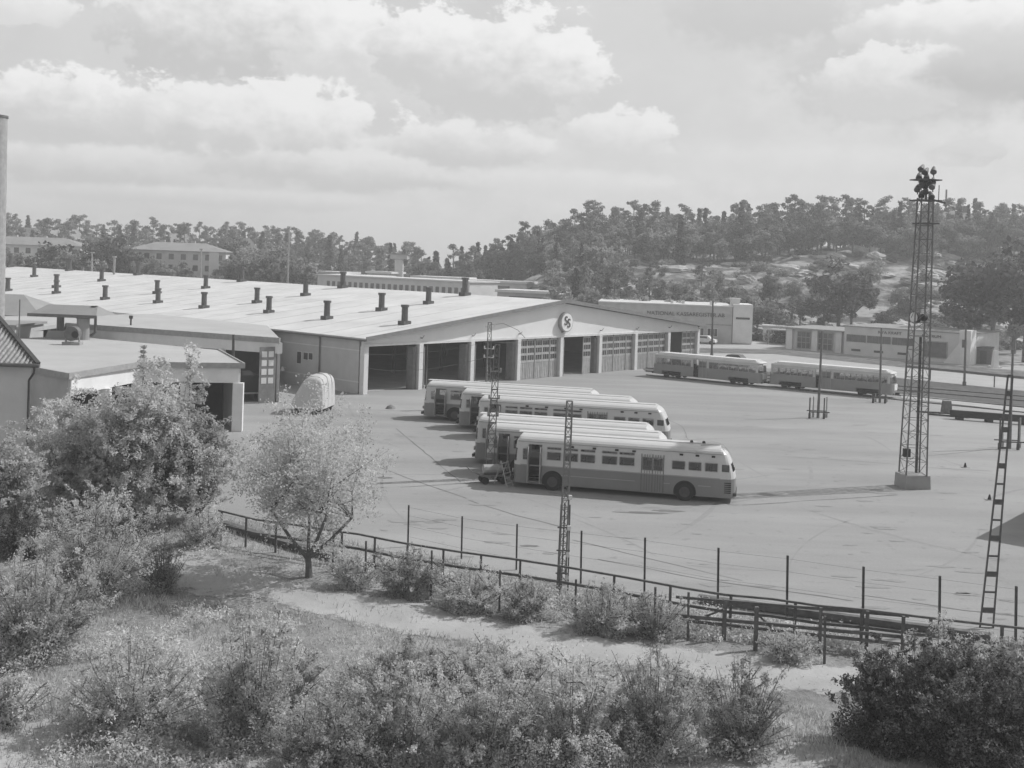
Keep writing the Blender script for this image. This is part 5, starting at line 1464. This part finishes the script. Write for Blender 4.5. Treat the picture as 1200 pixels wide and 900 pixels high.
# middle and lower slope: dense at left, clearings with rock further right
for px in np.arange(490, 730, 14):
    for Y in (232, 252, 268):
        k = rng.random(); pl('pine' if k < .35 else 'spruce' if k < .5 else 'broad', 'slope', px + rng.uniform(-8, 8), Y + rng.uniform(-8, 8), rng.uniform(.7, 1.05))
for px in (720, 735, 748, 768, 783, 792, 808, 842, 858, 742, 760, 775, 800, 818, 832, 850, 868, 900, 915, 930, 955, 1010, 1020, 1060, 1085, 1130, 1150, 1175, 1200):
    Y = rng.uniform(222, 262); k = rng.random(); pl('pine' if k < .4 else 'broad', 'slope', px + rng.uniform(-6, 6), Y, rng.uniform(.6, 1.0))
for px in (560, 600, 622, 640, 655, 675, 690, 705, 722, 742, 760, 785, 800, 812, 828, 840, 856, 870, 890, 905): pl('broad', 'slope', px, rng.uniform(206, 218), rng.uniform(.8, 1.15))
for px, Y, h in ((985, 214, 1.6), (968, 211, 1.05), (1000, 218, 1.2), (940, 222, .7), (1040, 216, .6), (1130, 207, 1.0), (800, 222, .75), (825, 220, .6)): pl('dark', 'slope', px, Y, h)
# individual big trees at the right edge
for px, Y, h, kind, lab in ((1140, 186, 1.55, 'dark', 'dark tree above the white end tower of the signed building'), (1168, 182, 1.85, 'dark', 'great dark spreading tree above the dark hut at right'), (1206, 176, 2.0, 'dark', 'great dark tree cut by the right edge above the poles'),
                            (1192, 196, 2.2, 'broad', 'lighter topped tree rising behind the two dark trees at right')):
    p = GY(px, 300, Y); plant(kind, p.x, p.y, h, lab, None)
# left wood
for px in np.arange(2, 490, 8.5):
    Y = rng.uniform(425, 455); k = rng.random(); pl('pine' if k < .75 else 'spruce', 'left', px + rng.uniform(-5, 5), Y, rng.uniform(1.1, 1.45))
for px in np.arange(270, 500, 9):
    Y = rng.uniform(350, 400); k = rng.random(); pl('pine' if k < .5 else 'spruce' if k < .65 else 'broad', 'left', px + rng.uniform(-5, 5), Y, rng.uniform(1.15, 1.5))
for px in np.arange(12, 370, 15):
    Y = rng.uniform(262, 290); pl('broad' if rng.random() < .7 else 'dark', 'left', px + rng.uniform(-6, 6), Y, rng.uniform(1.15, 1.5))
for px in np.arange(8, 330, 13):
    Y = rng.uniform(315, 350); pl('broad' if rng.random() < .8 else 'dark', 'left', px + rng.uniform(-8, 8), Y, rng.uniform(1.5, 1.9))
for px in np.arange(4, 480, 10):
    pl('pine' if rng.random() < .6 else 'spruce' if rng.random() < .4 else 'broad', 'left', px + rng.uniform(-5, 5), rng.uniform(395, 420), rng.uniform(1.15, 1.5))
for px in list(np.arange(14, 150, 13)) + list(np.arange(150, 370, 15)):
    pl('broad' if rng.random() < .6 else 'dark', 'left', px + rng.uniform(-6, 6), rng.uniform(262, 285), rng.uniform(1.45, 1.85) if px < 150 or px > 275 else rng.uniform(1.2, 1.55))
for px, Y, h in ((322, 285, 1.7), (297, 275, 1.45), (262, 268, 1.25), (350, 300, 1.5)): pl('broad', 'left', px, Y, h)
for k in protos:
    for pr in protos[k]:
        if pr.name not in used:
            for ch in list(pr.children): bpy.data.objects.remove(ch)
            bpy.data.objects.remove(pr)

# low scrub on the hill slope and beside the road
def make_scrub(mat, n, rx, rz, leaf):
    t = tree_root('scrub_bush', 'scrub', 'bush', 'scrub'); C = []
    for i in range(7):
        a = rng.uniform(0, 6.28); q = rng.random() ** .5 * rx * .6
        C.append(shell_pts((math.cos(a) * q, math.sin(a) * q, rz * rng.uniform(.3, .6)), rz * .55, n // 7, .9, .3))
    fol(np.concatenate(C), leaf, mat, 'foliage', t, .4)
    mb = MB()
    for i in range(4): mb.tube([(0, 0, 0), (rng.uniform(-rx, rx) * .5, rng.uniform(-rx, rx) * .5, rz * .6)], [.06, .02], 4)
    mb.build('stems', 'bark', t); return t
scr = [make_scrub('broad', 500, 2.4, 2.4, .24), make_scrub('broad_dark', 500, 2.6, 2.0, .24), make_scrub('broad', 400, 1.8, 1.6, .22)]
us = set()
for i in range(230):
    px = rng.uniform(700, 1230); Y = rng.uniform(207, 292)
    if i < 22: px = rng.uniform(905, 1200); Y = rng.uniform(200, 207)
    j = int(rng.integers(3)); o = scr[j] if j not in us else copy_tree(scr[j]); us.add(j)
    p = GY(px, 300, Y); s = rng.uniform(.5, 1.1); o.location = (p.x, p.y, float(hgt(p.x, p.y)) - .2); o.scale = (s * 1.3, s * 1.3, s); o.rotation_euler = (0, 0, rng.uniform(0, 6))
    o['label'] = ('pale low leafy scrub bush on the rocky hill slope', 'dark low scrub bush on the rocky hill slope', 'pale low leafy scrub bush on the rocky hill slope')[j]
    o['group'] = ('pale scrub on the hill slope', 'dark scrub on the hill slope', 'pale scrub on the hill slope')[j]
# rock ledges
for i in range(80):
    px = rng.uniform(700, 1210); Y = rng.uniform(215, 292); p = GY(px, 300, Y)
    bm = bmesh.new(); bmesh.ops.create_icosphere(bm, subdivisions=3, radius=1)
    sx, sy, sz = rng.uniform(1.5, 5), rng.uniform(1, 2.5), rng.uniform(.6, 1.5)
    for v in bm.verts:
        q = v.co; k = 1 + .25 * math.sin(q.x * 3 + i) * math.cos(q.y * 4 + i * 2) + .12 * math.sin(q.z * 9 + i + q.x * 7)
        v.co = Vector((q.x * sx * k, q.y * sy * k, (max(q.z, -.6)) * sz * k))
    me = bpy.data.meshes.new('rock_outcrop'); bm.to_mesh(me); bm.free(); me.materials.append(M['rock'])
    o = bpy.data.objects.new('rock_outcrop', me); COL.objects.link(o); o.location = (p.x, p.y, float(hgt(p.x, p.y)) + .1); o.rotation_euler = (rng.uniform(-.15, .15), rng.uniform(-.15, .15), rng.uniform(-.5, .5))
    tag(o, 'pale bare rock ledge on the right hill slope', 'rock', 'rock ledges on the hill slope')

# ---- garden vegetation near the camera
def bush_cloud(r, rx, ry, h, n, arch=.5, gap=.25):
    """leaves strung along arching branches that spring from the foot; returns leaf centres and branch paths"""
    C = []; paths = []; nb = int(34 + rx * 16); sect = r.uniform(.62, 1.2, 9); per = n / nb
    for i in range(nb):
        a = r.uniform(0, 6.2832); tilt = r.random() ** .5 * 1.42; k = sect[int(a / 6.2832 * 8.99)] * r.uniform(.7, 1.1)
        f0 = np.array([math.cos(a) * rx * .28 * r.random(), math.sin(a) * ry * .28 * r.random(), 0])
        tip = np.array([math.cos(a) * math.sin(tilt) * rx * k, math.sin(a) * math.sin(tilt) * ry * k, h * (.18 + .82 * math.cos(tilt) ** .8) * r.uniform(.72, 1.05)])
        mid = f0 * .4 + tip * np.array([.55, .55, .5 + .3 * arch]); 
        t = np.linspace(0, 1, 7)[:, None]; P = (1 - t) ** 2 * f0 + 2 * t * (1 - t) * mid + t * t * tip
        paths.append(P)
        # side sprays
        for q in range(int(5 + r.integers(5))):
            u = r.uniform(gap, 1.0); base = (1 - u) ** 2 * f0 + 2 * u * (1 - u) * mid + u * u * tip
            d = r.normal(size=3); d[2] = abs(d[2]) * .8 + .1; d /= np.linalg.norm(d); ln_ = min(rx, h) * r.uniform(.10, .26)
            m = int(per / 8); ss = r.random((m, 1)) ** .8
            C.append(base + d * ss * ln_ + r.normal(scale=.035 + .03 * r.random(), size=(m, 3)))
            if q % 3 == 0: paths.append(np.stack([base, base + d * ln_ * .9]))
    return np.concatenate(C), paths

def big_bush(name, label, px, py, wpx, hpx, mat, n=9000, leaf=.055, shoots=0, depth=.85, cat='bush', stem='bark', flat=.35, seed=0):
    """bush whose foot is sighted at (px,py); its width and height follow from the scale there"""
    r = np.random.default_rng(seed + int(px * 7 + py)); b = G(px, py); b.z = float(hgt(b.x, b.y))
    m = b.y / CF; rx = wpx * m / 2; h = hpx * m; ry = rx * depth
    t = thing(name, label, cat, b); st = MB()
    C, paths = bush_cloud(r, rx * 1.18, ry * 1.18, h * 1.05, int(n * 2.2), .5 if shoots else .9, .02)
    k_ = int(n * .75); aa = r.uniform(0, 6.2832, k_); uu = r.random(k_) ** .45 * (.75 + .3 * np.sin(aa * 3 + px) * np.cos(aa * 2))
    base_ = np.stack([np.cos(aa) * uu * rx * 1.05, np.sin(aa) * uu * ry * 1.05, h * .42 * r.random(k_) * (1.15 - uu * .7) * (1 + .4 * np.sin(aa * 5))], -1)
    C = np.concatenate([C, base_])
    for P in paths:
        rr = [.015 * (1 - i / len(P)) + .004 for i in range(len(P))]; st.tube([tuple(p) for p in P], rr, 4, cap=False)
    C = C[C[:, 2] > .02]
    np_mesh('foliage', leaves(C, leaf * .74, flat, .5, r), 4, M[mat], t)
    st.build('stems', stem, t); return t

# left group of leafy trees
def leafy_tree(label, px, py, wpx, hpx, mat, n, leaf, bark, seed, fork=3, low=.28, cat='tree', lean=0, name='leafy_tree', spray=.045):
    r = np.random.default_rng(seed); b = G(px, py); b.z = float(hgt(b.x, b.y)); m = b.y / CF; rx = wpx * m / 2; h = hpx * m
    t = thing(name, label, cat, b); st = MB(); C = []
    tips = []
    base = [(0, 0, -.1), (lean * .1, 0, h * .06), (lean * .25, 0, h * low * .6)]
    st.tube(base, [.16 * h / 7, .13 * h / 7, .115 * h / 7], 9)
    for i in range(fork):
        a = 2 * math.pi * (i + r.random() * .5) / fork; rad = rx * r.uniform(.25, .45)
        j = np.array([lean * .3 + math.cos(a) * rad, math.sin(a) * rad * .9, h * (low + r.uniform(.12, .24))])
        st.tube([base[-1], tuple(np.array(base[-1]) * .5 + j * .5 + np.array([0, 0, -.1])), tuple(j)], [.085 * h / 7, .065 * h / 7, .05 * h / 7], 7)
        for q in range(6):
            a2 = r.uniform(0, 6.28); k = r.uniform(.2, 1.15) * rx * .82 * (1 + .25 * math.cos(a2 * 2 + seed))
            e = np.array([lean + math.cos(a2) * k * .75, math.sin(a2) * k * .75, h * r.uniform(low + .12, .9)]) * .65 + (j * np.array([1.25, 1.25, 1.25])) * .35
            mid = j * .5 + e * .5 + r.normal(scale=.12, size=3)
            st.tube([tuple(j), tuple(mid), tuple(e)], [.045 * h / 7, .03 * h / 7, .012], 5); tips.append(e)
            for _ in range(2):
                f_ = e + r.normal(scale=rx * .22, size=3); st.tube([tuple(mid), tuple(f_)], [.02, .008], 4); tips.append(f_)
    tips.append(np.array([lean, 0, h * .9]))
    per = n // len(tips)
    for e in tips:
        # several little sprays about each tip
        for _ in range(6):
            c = e + r.normal(scale=rx * .12, size=3); d = r.normal(size=3); d[2] *= .6; d /= np.linalg.norm(d); ss = r.random((per // 6, 1))
            C.append(c + d * ss * rx * r.uniform(.15, .34) + r.normal(scale=(rx * spray * .55,) * 3, size=(per // 6, 3)))
    C = np.concatenate(C); C = C[C[:, 2] > h * .12]
    np_mesh('crown', leaves(C, leaf, .4, .55, r), 4, M[mat], t); st.build('trunk', bark, t); return t

leafy_tree('young airy tree with forked pale trunk standing alone beside the dirt path', 362, 676, 228, 212, 'sapling', 30000, .058, 'bark', 8, 4, .17, lean=-.25, name='young_tree', spray=.07)
leafy_tree('leafy tree with mid grey crown before the downpipe of the tiled house', 92, 612, 165, 170, 'tree_leaf', 40000, .072, 'bark', 11, 5, .05)
leafy_tree('widest leafy tree of the left group, before the white wall band of the near workshop', 165, 618, 190, 205, 'tree_leaf', 52000, .072, 'bark', 12, 6, .05)
leafy_tree('leafy tree at the right end of the left group, before the white corner pillar', 228, 612, 125, 165, 'tree_leaf', 32000, .072, 'bark', 13, 5, .04)
leafy_tree('pale leafy tree rising before the house wall at the left edge', 15, 640, 110, 150, 'bush_light', 20000, .06, 'bark', 14, 4, .15)
def conifer(label, px, py, hpx, seed):
    r = np.random.default_rng(seed); b = G(px, py); m = b.y / CF; h = hpx * m; t = thing('young_spruce', label, 'tree', b, 0, None)
    mb = MB(); mb.tube([(0, 0, 0), (0, 0, h)], [.09, .015], 6); mb.build('trunk', 'bark', t); C = []
    for i in range(26):
        f = .25 + .74 * i / 25
        for k in range(6):
            a = r.uniform(0, 6.28); rr = (1 - f) * h * .20 + .10; s = r.random((28, 1))
            C.append(np.array([[0, 0, h * f]]) + np.array([[math.cos(a), math.sin(a), .12]]) * s * rr + r.normal(scale=.04, size=(28, 3)))
    np_mesh('crown', leaves(np.concatenate(C), .06, .2, .35, r), 4, M['bush_mid'], t); return t
conifer('taller pointed young spruce sticking up out of the left leafy trees', 163, 600, 196, 3)
conifer('shorter pointed young spruce sticking up right of the taller one', 218, 598, 184, 4)

BB = [
 ('shrub', 'broad feathery pale shrub in front of the left leafy trees', 108, 690, 175, 112, 'bush_light', 15000, .06, 3),
 ('shrub', 'pale round shrub at the left edge, middle height, dark hollow at its foot', 40, 768, 165, 128, 'bush_light', 15000, .06, 3),
 ('shrub', 'small upright dark weed clump on the bare earth right of the feathery shrub', 192, 692, 46, 66, 'bush_mid', 3200, .045, 3),
 ('shrub', 'low scruffy shrub at lower left, alone on pale ground', 152, 858, 150, 112, 'bush_light', 11000, .055, 3),
 ('shrub', 'large rounded shrub left of the foreground thicket with dark hollows', 300, 866, 165, 150, 'bush_mid', 18000, .055, 1),
 ('shrub', 'pale bush behind the foreground thicket, left end', 470, 818, 130, 60, 'bush_light', 9000, .055, 2),
 ('shrub', 'pale bush behind the foreground thicket, middle', 560, 818, 150, 60, 'bush_light', 9000, .055, 2),
 ('shrub', 'pale bush behind the foreground thicket, right of the middle one', 655, 828, 150, 52, 'bush_light', 9000, .055, 2),
 ('shrub', 'low pale bush at the lower edge, leftmost of the thicket', 385, 905, 150, 92, 'bush_light', 11000, .05, 1),
 ('shrub', 'dense mid grey bush in the foreground thicket, second from its left end', 470, 893, 150, 120, 'bush_mid', 14000, .05, 1),
 ('shrub', 'tallest bush of the foreground thicket, near the middle of the lower edge', 570, 900, 180, 132, 'bush_light', 16000, .05, 2),
 ('shrub', 'dense pale bush right of the tallest thicket bush', 670, 892, 160, 128, 'bush_light', 15000, .05, 2),
 ('shrub', 'darker leafy bush near the right end of the foreground thicket', 765, 884, 150, 118, 'bush_mid', 14000, .05, 1),
 ('shrub', 'open twiggy bush with bare stems at the right end of the thicket', 868, 876, 110, 112, 'bush_mid', 7500, .05, 2),
 ('shrub', 'small bush between the thicket and the path at its right', 815, 842, 95, 42, 'bush_light', 5000, .05, 2),
 ('shrub', 'dark dense bush at lower right, left part with shadow beside it', 1055, 872, 150, 118, 'bush_dark', 19000, .06, 0),
 ('shrub', 'darkest massive bush filling the lower right corner', 1150, 900, 190, 155, 'bush_dark', 26000, .06, 0),
 ('shrub', 'pale tall bush behind the dark bushes at right', 1120, 830, 150, 92, 'bush_mid', 12000, .055, 2),
 ('shrub', 'pale bush at the right edge behind the dark bushes', 1190, 838, 100, 98, 'bush_mid', 9000, .055, 2),
 ('shrub', 'dark round bush behind the thin posts, nearest the young tree', 478, 700, 80, 56, 'bush_mid', 6000, .055, 0),
 ('shrub', 'grey bush behind the thin posts, second from the young tree', 552, 712, 95, 52, 'bush_light', 6500, .055, 2),
 ('shrub', 'small bush behind the thin posts, left of the slim mast foot', 620, 722, 60, 48, 'bush_mid', 3500, .055, 1),
 ('shrub', 'dark bush behind the thin posts, right of the slim mast foot', 705, 738, 95, 52, 'bush_mid', 6500, .055, 0),
 ('shrub', 'light weedy bush at the left end of the timber barrier', 768, 744, 80, 50, 'bush_light', 4500, .05, 2),
 ('shrub', 'low hummock of weeds under the timber barrier', 925, 774, 80, 30, 'bush_light', 3500, .05, 1),
 ('shrub', 'small grey bush between railing and young tree', 415, 690, 60, 42, 'bush_light', 3500, .055, 2),
 ('shrub', 'dark low bush in the shade at the house foot', 30, 650, 90, 60, 'bush_dark', 6000, .06, 0),
 ('shrub', 'low bush at the foot of the left leafy trees, by the railing end', 236, 640, 60, 46, 'bush_mid', 4000, .055, 0),
 ('shrub', 'faint weedy bush at the left edge, bottom corner', 5, 850, 90, 62, 'bush_light', 5000, .055, 2),
]
for (nm, lab, px, py, w, h, mt, n, lf, sh) in BB: big_bush(nm, lab, px, py, w, h, mt, n, lf, sh)

# grass over the garden
def tufts(n, xr, yr, hmin, hmax):
    X = rng.uniform(*xr, n); Y = rng.uniform(*yr, n)
    keep = np.abs(X) < Y * .52 + 2; X, Y = X[keep], Y[keep]
    dens = np.sin(X * .9 + np.sin(Y * .7) * 2) * np.cos(Y * 1.1 + X * .3) + .5 * np.sin(X * 2.7 + Y * 2.1)
    keep = (dens + rng.uniform(-1, 1, len(X))) > -.2; X, Y = X[keep], Y[keep]
    # keep off path and yard
    def side(a, b): return (b.x - a.x) * (Y - a.y) - (b.y - a.y) * (X - a.x)
    a, b = G(200, 640), G(1200, 800); c, d = G(150, 690), G(1200, 850)
    onpath = (side(a, b) < 0) & (side(c, d) > 0)
    yl1, yl2 = G(180, 592), G(1199, 782); beyond = side(yl1, yl2) > -.3
    keep = ~(onpath & (rng.random(len(X)) < .93)) & ~beyond; X, Y = X[keep], Y[keep]
    n = len(X); Z = hgt(X, Y); a = rng.uniform(0, 6.28, n); h = rng.uniform(hmin, hmax, n) * (1 + .6 * np.sin(X * .8) * np.cos(Y * .6)); w = .012 + .01 * rng.random(n)
    V = np.empty((n, 3, 3)); V[:, 0] = np.stack([X - w * np.cos(a), Y - w * np.sin(a), Z], -1); V[:, 1] = np.stack([X + w * np.cos(a), Y + w * np.sin(a), Z], -1)
    l = rng.uniform(-.6, .6, (n, 2)) * h[:, None]; V[:, 2] = np.stack([X + l[:, 0], Y + l[:, 1], Z + h], -1); return V.reshape(-1, 3)
V = np.concatenate([tufts(150000, (-22, 20), (25, 46), .05, .22), tufts(40000, (-26, 6), (40, 60), .08, .3)])
o = np_mesh('grass', V, 3, M['grass']); tag(o, 'patchy dry grass and weeds over the garden slope', 'grass', kind='stuff')

# weeds and undergrowth between the bushes
def weeds(n, per, region, hmin, hmax):
    out = []
    x0, x1, y0, y1, f = region
    k = 0
    while k < n:
        px, py = rng.uniform(x0, x1), rng.uniform(y0, y1)
        if not f(px, py): continue
        k += 1
        b = G(px, py); z = float(hgt(b.x, b.y)); h = rng.uniform(hmin, hmax) * (1 + .5 * math.sin(b.x * 1.1) * math.cos(b.y * .9)); s = rng.random((per, 1))
        d = rng.normal(size=(per, 3)) * .55; d[:, 2] = 1
        out.append(np.array([[b.x, b.y, z]]) + d * s * h + rng.normal(scale=.05, size=(per, 3)))
    return np.concatenate(out)
def gy(px, pts):
    return float(np.interp(px, [p[0] for p in pts], [p[1] for p in pts]))
bot_path = ((0, 1000), (150, 700), (290, 712), (400, 742), (520, 758), (640, 780), (800, 802), (1010, 832), (1200, 860))
top_path = ((0, 600), (200, 625), (380, 680), (500, 695), (640, 726), (800, 752), (1010, 770), (1200, 792))
rail_ln = ((0, 600), (255, 615), (400, 650), (600, 688), (800, 718), (1010, 745), (1200, 768))
def thick(px, py):
    if py > 895: return True
    t = gy(px, ((340, 810), (430, 782), (560, 782), (740, 806), (900, 835), (905, 900)))
    return 345 < px < 905 and py > t
W1 = weeds(1500, 42, (345, 905, 765, 895, thick), .25, .75)
W2 = weeds(900, 34, (-30, 345, 700, 905, lambda x, y: y > gy(x, bot_path) + 8 and math.sin(x * .045) * math.cos(y * .06 + x * .02) > -.15), .15, .5)
W3 = weeds(650, 36, (385, 1010, 640, 775, lambda x, y: gy(x, rail_ln) + 4 < y < gy(x, top_path)), .2, .6)
W4 = weeds(260, 34, (930, 1230, 770, 860, lambda x, y: x > 1000 and y < gy(x, ((1000, 770), (1100, 850), (1230, 870)))), .3, .8)
W5 = weeds(220, 30, (0, 270, 600, 690, lambda x, y: y < 690 - abs(x - 90) * .2), .2, .6)
o = np_mesh('undergrowth', leaves(np.concatenate([W1, W2, W3, W4, W5]), .055, .3, .45), 4, M['bush_light']); tag(o, 'pale weedy undergrowth filling the gaps between bushes and posts', 'undergrowth', kind='stuff')

# ------------------------------------------------------------------ haze
hz = MB(); hz.box((0, 560, 22.5), (1790, 1390, 50)); o = hz.build('haze', 'black'); o['kind'] = 'stuff'; tag(o, 'thin pale summer haze filling the air', 'haze')
m = bpy.data.materials.new('haze_mat'); m.use_nodes = True; N, L = m.node_tree.nodes, m.node_tree.links
N.remove(N['Principled BSDF']); pv = N.new('ShaderNodeVolumePrincipled'); pv.inputs['Color'].default_value = (.95, .95, .95, 1); pv.inputs['Density'].default_value = .00085; pv.inputs['Anisotropy'].default_value = .2
L.new(pv.outputs[0], N['Material Output'].inputs['Volume']); o.data.materials.clear(); o.data.materials.append(m); o.display_type = 'WIRE'

# ------------------------------------------------------------------ light and sky
sun_dir = Vector((.93, .36, 1.0)).normalized()
sl_ = bpy.data.lights.new('sun', 'SUN'); sl_.energy = 3.4; sl_.angle = R(.6); sl_.color = (1, 1, 1)
so = bpy.data.objects.new('sun', sl_); COL.objects.link(so); so.rotation_euler = sun_dir.to_track_quat('Z', 'Y').to_euler(); so.location = (60, 60, 60)
w = bpy.data.worlds.new('World'); sc.world = w; w.use_nodes = True
nt = w.node_tree; N, L = nt.nodes, nt.links; N.clear()
out = N.new('ShaderNodeOutputWorld'); bg = N.new('ShaderNodeBackground'); bg.inputs['Strength'].default_value = .114; L.new(bg.outputs[0], out.inputs[0])
sky = N.new('ShaderNodeTexSky'); sky.sky_type = 'NISHITA'; sky.sun_disc = False; sky.sun_elevation = R(45); sky.sun_rotation = math.atan2(.93, .36); sky.dust_density = 2.0
bw = N.new('ShaderNodeRGBToBW'); L.new(sky.outputs[0], bw.inputs[0])
tc = N.new('ShaderNodeTexCoord'); sp = N.new('ShaderNodeSeparateXYZ'); L.new(tc.outputs['Generated'], sp.inputs[0])
def mth(op, a, b=None, c=None):
    n = N.new('ShaderNodeMath'); n.operation = op
    for i, s in enumerate((a, b, c)):
        if s is None: continue
        if isinstance(s, (int, float)): n.inputs[i].default_value = s
        else: L.new(s, n.inputs[i])
    return n.outputs[0]
az = mth('MULTIPLY', mth('ARCTAN2', sp.outputs[0], sp.outputs[1]), 57.2958); el = mth('MULTIPLY', mth('ARCSINE', sp.outputs[2]), 57.2958)
cx = N.new('ShaderNodeCombineXYZ'); L.new(mth('MULTIPLY', az, .12), cx.inputs[0]); L.new(mth('MULTIPLY', el, .17), cx.inputs[1])
def wn(scale, detail, rough, off=0, dist=0):
    n = N.new('ShaderNodeTexNoise'); n.inputs['Scale'].default_value = scale; n.inputs['Detail'].default_value = detail; n.inputs['Roughness'].default_value = rough; n.inputs['Distortion'].default_value = dist
    mp = N.new('ShaderNodeMapping'); mp.inputs['Location'].default_value = (off, off * .7, off * .3); L.new(cx.outputs[0], mp.inputs[0]); L.new(mp.outputs[0], n.inputs['Vector']); return n.outputs['Fac']
def mrw(s, a, b, c, d, smooth=True):
    q = N.new('ShaderNodeMapRange'); q.interpolation_type = 'SMOOTHSTEP' if smooth else 'LINEAR'; L.new(s, q.inputs['Value'])
    for k, v in zip(('From Min', 'From Max', 'To Min', 'To Max'), (a, b, c, d)): q.inputs[k].default_value = v
    return q.outputs[0]
def mixw(f, a, b):
    q = N.new('ShaderNodeMix'); L.new(f, q.inputs[0])
    for s, i in ((a, 2), (b, 3)):
        if isinstance(s, (int, float)): q.inputs[i].default_value = s
        else: L.new(s, q.inputs[i])
    return q.outputs[0]
veil = mrw(wn(1.6, 7, .6, 3), .35, .7, 5.1, 5.9)
val = mixw(mth('MULTIPLY', mrw(el, -5, 60, 1, .25), .94), bw.outputs[0], veil)
puff = wn(5.5, 9, .58, 1.5, .1); puff2 = wn(2.2, 4, .5, 7)
def AE(px, py):
    d = ray(px, py); return math.degrees(math.atan2(d[0], d[1])), math.degrees(math.asin(d[2] / np.linalg.norm(d)))
DK, BR = 4.5, 6.95
def cloud(px, py, rx, ry, dark=DK, bright=BR, amp=1.15, soft=.2, a=1.0, y_b=.2):
    global val
    A, E = AE(px, py); rx *= 1.22 * 180 / math.pi / CF; ry *= 1.25 * 180 / math.pi / CF
    n1 = mth('MULTIPLY', mth('SUBTRACT', puff, .5), 2.6 * amp); n2 = mth('MULTIPLY', mth('SUBTRACT', puff2, .5), 1.1 * amp)
    dx = mth('DIVIDE', mth('SUBTRACT', az, A), rx); dy = mth('DIVIDE', mth('SUBTRACT', el, E), ry)
    d = mth('SQRT', mth('ADD', mth('MULTIPLY', dx, dx), mth('MULTIPLY', dy, dy)))
    d = mth('ADD', mth('ADD', d, mth('MULTIPLY', n1, -.55)), mth('MULTIPLY', n2, .4))
    m_ = mrw(d, 1.0 - soft, 1.0, a, 0)
    sh = mrw(mth('ADD', mth('ADD', dy, mth('MULTIPLY', n1, .55)), mth('MULTIPLY', dx, .25)), -.8 + y_b, .55 + y_b, dark, bright)
    val = mixw(m_, val, sh)
# clear darker patches first, then cumulus
cloud(120, 55, 90, 45, 5.0, 5.2, .7, .5, .8); cloud(500, 8, 70, 22, 4.9, 5.1, .7, .5, .8); cloud(800, 40, 200, 60, 5.0, 5.3, .8, .6, .6); cloud(740, 110, 90, 50, 4.9, 5.3, .8, .6, .7)
cloud(1080, 70, 160, 75, 4.3, 5.0, .9, .5, .8); cloud(900, 15, 110, 40, 4.3, 4.8, .9, .5, .7)
cloud(30, 8, 55, 18, 5.6, 6.6); cloud(300, 40, 150, 62, DK, BR); cloud(400, 55, 75, 60, 5.2, BR)
cloud(590, 80, 105, 62, 4.7, BR); cloud(500, 58, 60, 42, 4.8, BR); cloud(80, 130, 105, 42, 4.8, 7.0); cloud(310, 150, 150, 48, 4.8, 6.8)
cloud(730, 160, 60, 30, 5.2, 6.6); cloud(1120, 30, 110, 28, 5.0, 6.9, .8); cloud(1050, 95, 80, 34, 4.9, 6.4); cloud(1170, 85, 80, 28, 4.0, 4.8, .8, .5)
cloud(1130, 180, 40, 12, 4.6, 5.2); cloud(120, 196, 170, 24, 4.6, 6.1, .9, .35); cloud(420, 200, 190, 22, 4.6, 6.2, .9, .35); cloud(250, 232, 200, 12, 4.9, 5.9, .8, .5); cloud(560, 172, 90, 26, 4.7, 6.4, 1.0, .3); cloud(660, 215, 140, 20, 5.4, 6.3, .8, .6, .7); cloud(950, 190, 200, 22, 5.2, 6.0, .8, .7, .6)
cb = N.new('ShaderNodeCombineColor')
for i in range(3): L.new(val, cb.inputs[i])
L.new(cb.outputs[0], bg.inputs[0])

# ------------------------------------------------------------------ camera
cam = bpy.data.cameras.new('camera'); co = bpy.data.objects.new('camera', cam); COL.objects.link(co); sc.camera = co
right0, up0, fwd = Vector((1, 0, 0)), Vector((0, math.sin(CP), math.cos(CP))), Vector((0, math.cos(CP), -math.sin(CP)))
Rt = right0 * math.cos(CR) + up0 * math.sin(CR); Up = up0 * math.cos(CR) - right0 * math.sin(CR)
co.matrix_world = Matrix(((Rt.x, Up.x, -fwd.x, 0), (Rt.y, Up.y, -fwd.y, 0), (Rt.z, Up.z, -fwd.z, CH), (0, 0, 0, 1)))
cam.sensor_width = 36; cam.lens = 36 * CF / 1200; cam.shift_y = -(450 - CY) / 1200; cam.clip_end = 4000; cam.clip_start = .1

sc.view_settings.view_transform = 'Standard'; sc.view_settings.look = 'None'; sc.view_settings.exposure = .2; sc.view_settings.gamma = 1; sc.view_settings.use_curve_mapping = False
sc.cycles.use_denoising = True; sc.cycles.use_adaptive_sampling = True; sc.cycles.adaptive_threshold = .025
sc.cycles.max_bounces = 5; sc.cycles.transparent_max_bounces = 10; sc.cycles.diffuse_bounces = 2; sc.cycles.glossy_bounces = 2; sc.cycles.volume_bounces = 0; sc.cycles.transmission_bounces = 3
